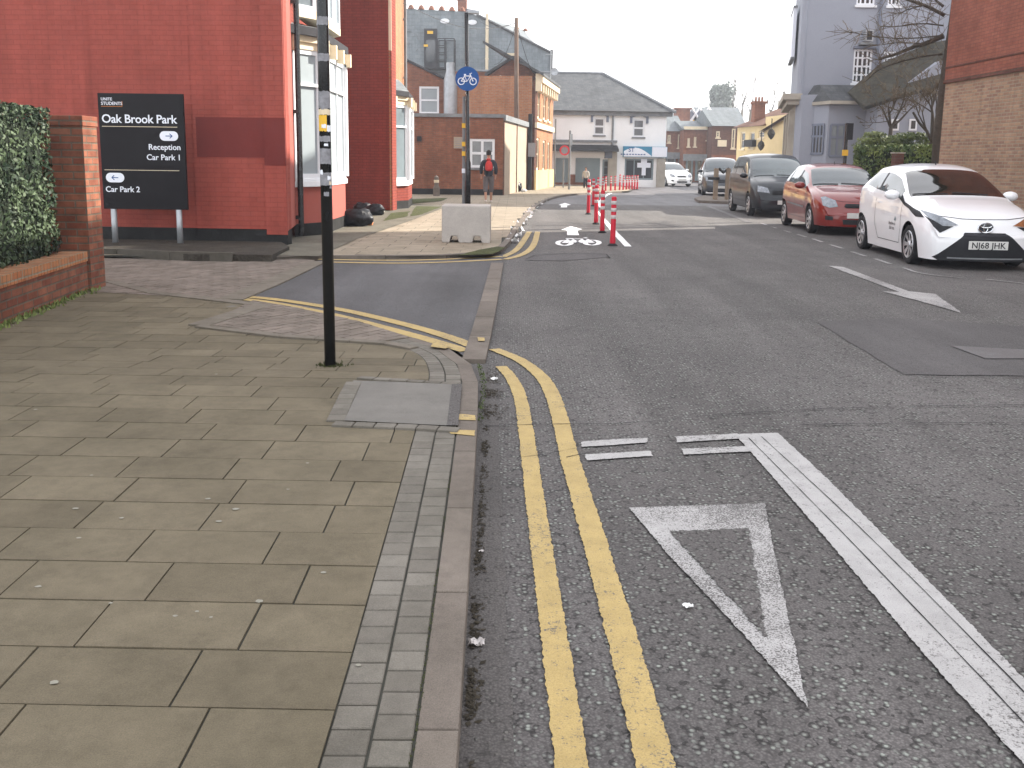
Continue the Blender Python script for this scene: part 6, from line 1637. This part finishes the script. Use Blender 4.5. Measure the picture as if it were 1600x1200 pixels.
    def project(poly, axis, off, step=.03):
        """flat outline laid on the bodywork: axis 'f' (y,z) from the nose, 's' (x,z) from the measured side, 't' (x,y) from above"""
        P = [Vector((a, b, 0)) for a, b in poly]; bm = bmesh.new(); f = bm.faces.new([bm.verts.new(p) for p in P]); bmesh.ops.triangulate(bm, faces=[f])
        for _ in range(7):
            e = [e for e in bm.edges if e.calc_length() > step]
            if not e: break
            bmesh.ops.subdivide_edges(bm, edges=e, cuts=1); bmesh.ops.triangulate(bm, faces=bm.faces[:])
        mb = MB(); bad = set()
        for i, v in enumerate(bm.verts):
            v.index = i
            if axis == 'f': o_, dd = Vector((4, v.co.x, v.co.y)), Vector((-1, 0, 0))
            elif axis == 't': o_, dd = Vector((v.co.x, v.co.y, 4)), Vector((0, 0, -1))
            else: o_, dd = Vector((v.co.x, side * 4, v.co.y)), Vector((0, -side, 0))
            h = bvh.ray_cast(o_, dd)
            if h[0] is None: bad.add(i); mb.v.append(o_ * 0); continue
            n = h[1] if h[1].dot(dd) < 0 else -h[1]
            mb.v.append(h[0] + (n * .5 - dd).normalized() * off)
        for fc in bm.faces:
            ids = [v.index for v in fc.verts]
            if not bad & set(ids): mb.f.append(tuple(ids))
        bm.free()
        me = mb
        # orient outward
        for i, f_ in enumerate(me.f):
            n = (me.v[f_[1]] - me.v[f_[0]]).cross(me.v[f_[2]] - me.v[f_[0]]); dd = {'f': Vector((1, 0, 0)), 't': Vector((0, 0, 1)), 's': Vector((0, side, 0))}[axis]
            if n.dot(dd) < 0: me.f[i] = tuple(reversed(f_))
        return me
    t['_'] = 0; del t['_']
    # under side, wells
    mb = MB(); mb.box(x0 + .12, x1 - .14, -HW * .72, HW * .72, .17, .62); mb.build('underbody', 'plastic_black', t, local=True)
    # wheels
    for sx in (-1, 1):
        for sy in (-1, 1):
            Mw = Matrix.Translation((sx * xa, sy * (HW - .1), rw)) @ Matrix.Rotation(R(-90 * sy), 4, 'X')
            wd = .085; rr_ = rw * .69
            mb = MB(); mb.lathe([(rr_, -wd), (rw * .93, -wd), (rw, -wd * .7), (rw, wd * .7), (rw * .93, wd), (rr_, wd * .9), (rr_, -wd)], 36, Mw)
            wh = mb.build('wheel', 'rubber', t, smooth=True, local=True)
            mb = MB(); mb.lathe([(rr_ + .003, wd * .86), (rr_ - .012, wd * .98), (rr_ - .03, wd * .8), (rr_ - .05, wd * .3), (.001, wd * .3)], 30, Mw)
            mb.build('rim', 'plastic_black', wh, local=True)
            mb = MB()
            for k in range(sp.get('spokes', 8)):
                a = 2 * math.pi * k / sp.get('spokes', 8); ca, sa = math.cos(a), math.sin(a)
                q = []
                for r_, w_, h_ in ((.03, .022, .75), (rr_ * .6, .026, .8), (rr_ - .008, .042, .9)):
                    for s in (-1, 1): q.append(Mw @ Vector((r_ * ca - s * w_ * sa, r_ * sa + s * w_ * ca, wd * h_)))
                mb.add(q, [(0, 1, 3, 2), (2, 3, 5, 4)])
            mb.lathe([(rr_ + .004, wd * .9), (rr_ - .004, wd * 1.0), (rr_ - .022, wd * .92)], 30, Mw); mb.lathe([(.055, wd * .75), (.04, wd * .95), (.001, wd * .97)], 14, Mw)
            mb.build('wheel_cover', 'alloy', wh, local=True)
    # mirrors
    mx, mz = sp['mirror']
    for s in (-1, 1):
        bm = bmesh.new(); bmesh.ops.create_icosphere(bm, subdivisions=3, radius=1)
        for v in bm.verts: v.co = Vector((mx + v.co.x * .07, s * (HW * .99 + .07 + v.co.y * .115), mz + v.co.z * .075))
        me = bpy.data.meshes.new('mirror'); bm.to_mesh(me); bm.free(); me.shade_smooth(); me.materials.append(M[sp.get('mirrorpaint', paint)])
        o = bpy.data.objects.new('mirror', me); C.objects.link(o); o.parent = t
    # door seams, handle, wipers, aerial
    def line(P, axis, wd, mat='plastic_black', nm='door_seam', off=.004, par=None):
        mb = MB()
        for (a, b), (c, e) in zip(P, P[1:]):
            L = math.hypot(c - a, e - b); nx, nz = -(e - b) / L * wd / 2, (c - a) / L * wd / 2
            q = project([(a - nx, b - nz), (c - nx, e - nz), (c + nx, e + nz), (a + nx, b + nz)], axis, off, .06)
            n = len(mb.v); mb.v += q.v; mb.f += [tuple(n + i for i in f) for f in q.f]
        return mb.build(nm, mat, par or t, local=True)
    for P in sp['seams']: line(P, 's', .009)
    for hx, hz in sp['handles']: line([(hx - .08, hz), (hx + .08, hz)], 's', .03, sp.get('handlepaint', paint), 'door_handle', .025)
    def patch(poly, axis, mat, nm, off=.006, par=None): return project(poly, axis, off).build(nm, mat, par or t, smooth=True, local=True)
    for nm, poly, axis, mat, off in sp['patches']:
        par = None
        if nm.startswith('@'): nm = nm[1:]; par = last
        last_ = patch(poly, axis, mat, nm, off, par)
        if par is None: last = last_
    # bonnet seam
    if 'bonnet' in sp: line(sp['bonnet'], 'f', .008, nm='bonnet_seam')
    px_, pz0, pz1, pw = sp['plate']
    fx = bvh.ray_cast(Vector((4, 0, (pz0 + pz1) / 2)), Vector((-1, 0, 0)))[0].x + .012
    mb = MB(); mb.box(fx, fx + .012, px_ - pw / 2, px_ + pw / 2, pz0, pz1); pl = mb.build('number_plate', 'plate_white', t, local=True, bevel=.004)
    if sp.get('platetext'):
        v_, f_ = textmesh(sp['platetext'], (pz1 - pz0) * 1.0, 'CENTER', .001, 1.02); mb = MB(); mb.add([Vector((fx + .0145 + v.z, px_ + v.x * .98, pz0 + (pz1 - pz0) * .17 + v.y)) for v in v_], f_); mb.build('plate_lettering', 'black_matt', pl, local=True)
    # wipers
    mb = MB(); wx = sp['ws'][0]
    for y in (-.15, .42): 
        pts = []
        for k in range(6):
            yy = y - .5 * k / 5; h = bvh.ray_cast(Vector((wx - .03 - .035 * k / 5, yy * HW / .8, 4)), Vector((0, 0, -1)))
            if h[0]: pts.append(h[0] + Vector((0, 0, .012)))
        if len(pts) > 1: mb.tube(pts, .008, 4)
    mb.build('wiper', 'plastic_black', t, local=True)
    if sp.get('aerial') is not None:
        h = bvh.ray_cast(Vector((sp['aerial'], 0, 4)), Vector((0, 0, -1)))[0]; mb = MB(); mb.tube([h, h + Vector((-.05, 0, .06))], .01, 5); mb.build('aerial', 'plastic_black', t, local=True)
    if sp.get('extra'): sp['extra'](t, bvh, project, side, fx)
    return t

hatch = dict(sill=.13, scale=1.025, paint='car_white', wb=2.36, hw=.80, rw=.285, glass='car_glass_reflect', bulge=.13,
    top=[(1.88, .50), (1.86, .66), (1.78, .76), (1.5, .865), (1.2, .93), (.9, .985), (.55, 1.17), (.2, 1.35), (-.05, 1.42), (-.5, 1.46), (-1.0, 1.43), (-1.35, 1.36), (-1.52, 1.18), (-1.62, .95), (-1.68, .5)],
    shoulder=[(1.88, .44), (1.8, .58), (1.5, .72), (1.1, .83), (.7, .88), (0, .92), (-.6, .97), (-1.1, 1.04), (-1.45, 1.02), (-1.62, .8), (-1.68, .45)],
    width=[(1.88, .78), (1.8, .87), (1.6, .96), (1.3, 1.0), (.6, .98), (-.6, .98), (-1.2, 1.0), (-1.5, .93), (-1.68, .8)],
    rail=[(1.88, .74, .47), (1.78, .80, .66), (1.5, .83, .80), (1.1, .85, .895), (.85, .87, .955), (.5, .80, 1.13), (.15, .72, 1.29), (-.4, .70, 1.375), (-1.0, .68, 1.35), (-1.35, .66, 1.27), (-1.55, .68, 1.05), (-1.68, .74, .47)],
    cuts=[.9, .2, -.5, -.56, .62], ws=(.88, .16), sw=[(-.42, .62), (-1.12, -.5)], rw_=(-1.62, -1.36),
    mirror=(.56, .98), seams=[[(.78, .88), (.8, .5), (.72, .27), (-.3, .27), (-.46, .5), (-.46, .9)]], handles=[(-.32, .84)], aerial=-.15,
    plate=(0, .295, .41, .52), platetext='NJ68 JHK', bonnet=[(-.60, .735), (-.3, .70), (0, .695), (.3, .70), (.60, .735)],
    patches=[('grille', [(-.60, .13), (-.66, .17), (-.27, .515), (.27, .515), (.66, .17), (.60, .13)], 'f', 'plastic_black', .006),
             ('@grille_bar', [(-.31, .47), (-.27, .505), (.27, .505), (.31, .47)], 'f', 'soffit_dark', .012),
             ('headlight', [(-.36, .615), (-.56, .60), (-.70, .70), (-.73, .80), (-.60, .745)], 'f', 'lamp_lens', .008),
             ('@headlight_trim', [(-.42, .60), (-.60, .505), (-.67, .585), (-.73, .73), (-.70, .70), (-.56, .60)], 'f', 'plastic_black', .006),
             ('headlight', [(.36, .615), (.56, .60), (.70, .70), (.73, .80), (.60, .745)], 'f', 'lamp_amber', .008),
             ('@headlight_trim', [(.42, .60), (.60, .505), (.67, .585), (.73, .73), (.70, .70), (.56, .60)], 'f', 'plastic_black', .006),
             ('fender_trim', [(1.62, .70), (1.45, .775), (1.1, .845), (.86, .885), (.62, .99), (.60, .92), (.85, .84), (1.1, .80), (1.42, .70)], 's', 'plastic_black', .006),
             ('lower_lip', [(-.5, .16), (.5, .16), (.5, .18), (-.5, .18)], 'f', 'lead_grey', .02)])
def hatch_extra(t, bvh, project, side, fx):
    # round badge: crossed ovals in a ring
    h = bvh.ray_cast(Vector((4, 0, .585)), Vector((-1, 0, 0)))[0]
    Mb = Matrix.Translation(h + Vector((.006, 0, 0))) @ Matrix.Rotation(R(90), 4, 'Y')
    mb = MB(); mb.lathe([(.001, .0), (.098, .0), (.098, .01), (.001, .012)], 28, Mb @ Matrix.Diagonal((.72, 1, 1, 1))); b = mb.build('badge', 'car_navy', t, local=True)
    mb = MB()
    for a, c, cy, cz in ((.096, .066, 0, 0), (.078, .026, 0, .028), (.028, .058, 0, .002)): mb.tube([h + Vector((.02, a * math.cos(k * math.pi / 12) + cy, c * math.sin(k * math.pi / 12) + cz)) for k in range(25)], .0085, 5)
    mb.build('badge_ovals', 'chrome', b, local=True)
    # livery lettering low on the door
    for s, x, z, m_ in ((' greenwheels', .56, .52, 'cloth_grey'), ('city pool', .52, .45, 'cloth_grey')):
        v_, f_ = textmesh(s.strip() if False else ('co-wheels' if z > .5 else 'car club'), .075, 'LEFT', 0); mb = MB()
        for v in v_:
            hh = bvh.ray_cast(Vector((x - .42 + (v.x) * 1, side * 4, z + v.y)) if side == 1 else Vector((x - v.x + .0, side * 4, z + v.y)), Vector((0, -side, 0)))
            mb.v.append(hh[0] + Vector((0, side * .004, 0)))
        mb.f = [tuple(f) for f in f_]; mb.build('livery_lettering', m_, t, local=True)
    q = project([(.50, .60), (.545, .66), (.58, .63), (.59, .60), (.55, .585)], 's', .005); q.build('livery_leaf', 'green_shutter', t, local=True)
hatch['extra'] = hatch_extra
red = dict(paint='car_red', wb=2.49, hw=.84, rw=.295, bulge=.10, glass='car_glass',
    top=[(2.0, .48), (1.98, .62), (1.9, .72), (1.6, .88), (1.2, .96), (.95, 1.01), (.6, 1.2), (.25, 1.38), (0, 1.45), (-.5, 1.49), (-1.1, 1.46), (-1.5, 1.38), (-1.72, 1.1), (-1.85, .85), (-1.9, .45)],
    shoulder=[(2.0, .42), (1.9, .58), (1.6, .74), (1.2, .86), (.7, .90), (0, .93), (-.7, .96), (-1.3, 1.0), (-1.7, .92), (-1.9, .42)],
    width=[(2.0, .74), (1.9, .84), (1.7, .94), (1.4, 1.0), (.6, .985), (-.6, .985), (-1.3, 1.0), (-1.7, .92), (-1.9, .8)],
    rail=[(2.0, .70, .45), (1.88, .76, .63), (1.6, .80, .81), (1.2, .82, .92), (.9, .84, .98), (.55, .79, 1.16), (.2, .72, 1.33), (-.4, .70, 1.41), (-1.1, .69, 1.38), (-1.5, .67, 1.29), (-1.75, .7, .98), (-1.9, .74, .44)],
    cuts=[.95, .25, -.12, -.2, -1.0, -1.08, .66], ws=(.92, .22), sw=[(-.14, .66), (-1.0, -.22), (-1.4, -1.08)], rw_=(-1.82, -1.52),
    mirror=(.6, 1.0), seams=[[(.86, .88), (.86, .5), (.78, .3), (-.14, .3), (-.16, .92)], [(-.16, .3), (-.8, .3), (-1.0, .62), (-1.04, .96)]], handles=[(-.02, .86), (-.9, .88)], aerial=-.1,
    plate=(0, .37, .48, .52), platetext=None, bonnet=[(-.66, .76), (-.3, .70), (.3, .70), (.66, .76)],
    patches=[('grille', [(-.30, .60), (-.26, .66), (.26, .66), (.30, .60), (.24, .575), (-.24, .575)], 'f', 'plastic_black', .006), ('lower_grille', [(-.32, .24), (-.34, .34), (.34, .34), (.32, .24)], 'f', 'plastic_black', .006),
             ('headlight', [(-.42, .60), (-.45, .72), (-.62, .80), (-.70, .78), (-.70, .62), (-.58, .575)], 'f', 'lamp_lens', .008), ('headlight', [(.42, .60), (.45, .72), (.62, .80), (.70, .78), (.70, .62), (.58, .575)], 'f', 'lamp_lens', .008),
             ('fog_lamp', [(-.52, .32), (-.52, .40), (-.66, .42), (-.66, .33)], 'f', 'plastic_black', .006), ('fog_lamp', [(.52, .32), (.52, .40), (.66, .42), (.66, .33)], 'f', 'plastic_black', .006),
             ('rubbing_strip', [(.75, .52), (-.85, .56), (-.85, .60), (.75, .56)], 's', 'lead_grey', .012)])
mpv = dict(paint='car_dark', wb=2.7, hw=.90, rw=.32, bulge=.08, glass='car_glass', sill=.24,
    top=[(2.15, .52), (2.13, .70), (2.05, .80), (1.8, .97), (1.5, 1.05), (1.3, 1.1), (.9, 1.36), (.45, 1.62), (.15, 1.72), (-.6, 1.76), (-1.5, 1.72), (-1.95, 1.6), (-2.1, 1.2), (-2.15, .5)],
    shoulder=[(2.15, .46), (2.05, .66), (1.8, .82), (1.4, .96), (1.0, 1.0), (0, 1.03), (-1.0, 1.06), (-1.8, 1.06), (-2.15, .5)],
    width=[(2.15, .78), (2.05, .86), (1.8, .95), (1.5, 1.0), (.6, .99), (-.8, .99), (-1.5, 1.0), (-2.0, .93), (-2.15, .85)],
    rail=[(2.15, .74, .49), (2.03, .78, .71), (1.8, .80, .90), (1.4, .83, 1.02), (1.2, .84, 1.06), (.85, .81, 1.3), (.4, .76, 1.56), (0, .75, 1.65), (-1.5, .74, 1.64), (-1.95, .73, 1.5), (-2.15, .78, .5)],
    cuts=[1.3, .4, .95, .02, -.06, -.9, -.98, -1.8], ws=(1.27, .42), sw=[(.02, .95), (-.9, -.06), (-1.8, -.98)], rw_=(-2.1, -1.92),
    mirror=(.98, 1.12), seams=[[(1.1, .95), (1.05, .4), (0, .4), (-.02, 1.02)], [(0, .4), (-.9, .42), (-.96, 1.05)]], handles=[(.14, .92), (-.8, .94)],
    plate=(0, .36, .47, .52), bonnet=[(-.68, .84), (-.3, .78), (.3, .78), (.68, .84)],
    patches=[('grille', [(-.4, .62), (-.36, .74), (.36, .74), (.4, .62)], 'f', 'plastic_black', .006), ('lower_grille', [(-.6, .27), (-.55, .35), (.55, .35), (.6, .27)], 'f', 'plastic_black', .006),
             ('headlight', [(-.46, .66), (-.5, .80), (-.74, .86), (-.77, .70)], 'f', 'lamp_lens', .008), ('headlight', [(.46, .66), (.5, .80), (.74, .86), (.77, .70)], 'f', 'lamp_lens', .008)])
def wh(px, py): return G(px, py, .0)
grp = 'cars parked along the right kerb'
make_car('parked_car', 'white small hatchback with dark grille and door lettering, nearest of the parked cars', hatch, wh(1425, 412), wh(1348, 388), grp)
make_car('parked_car', 'red hatchback parked between the white hatchback and the dark people carrier', red, wh(1268, 364), wh(1223, 350), grp)
make_car('parked_car', 'dark grey people carrier with a big sloping windscreen behind the red car', mpv, wh(1172, 337), wh(1151, 331), grp)
van = dict(mpv); van['paint'] = 'car_navy'; van['scale'] = .98
p = wh(1099, 305.5); make_car('parked_car', 'black car furthest back behind the timber tree guard', van, p, p + Vector((.35, 2.6, 0)), grp)
far = dict(red); far['paint'] = 'car_white'; far['glass'] = 'car_glass'
p = Vector((DZ(1040, 290, 58)[0], 58, 0)); make_car('oncoming_car', 'small white car coming round the bend beside the white shop', far, p, p + Vector((-.5, 2.4, 0)), None)
# ------------------------------------------------------------------ the damp winter air
hz = bpy.data.materials.new('haze'); hz.use_nodes = True; hn = hz.node_tree; hn.nodes.clear()
vo = hn.nodes.new('ShaderNodeVolumePrincipled'); vo.inputs['Color'].default_value = (.86, .9, 1, 1); vo.inputs['Density'].default_value = .0014; vo.inputs['Anisotropy'].default_value = .3
ho = hn.nodes.new('ShaderNodeOutputMaterial'); hn.links.new(vo.outputs[0], ho.inputs['Volume']); M['haze'] = hz
tag(MB().box(-165, 165, -35, 325, -1, 13.5).build('haze', 'haze'), 'thin pale haze filling the air over the whole street', kind='stuff')
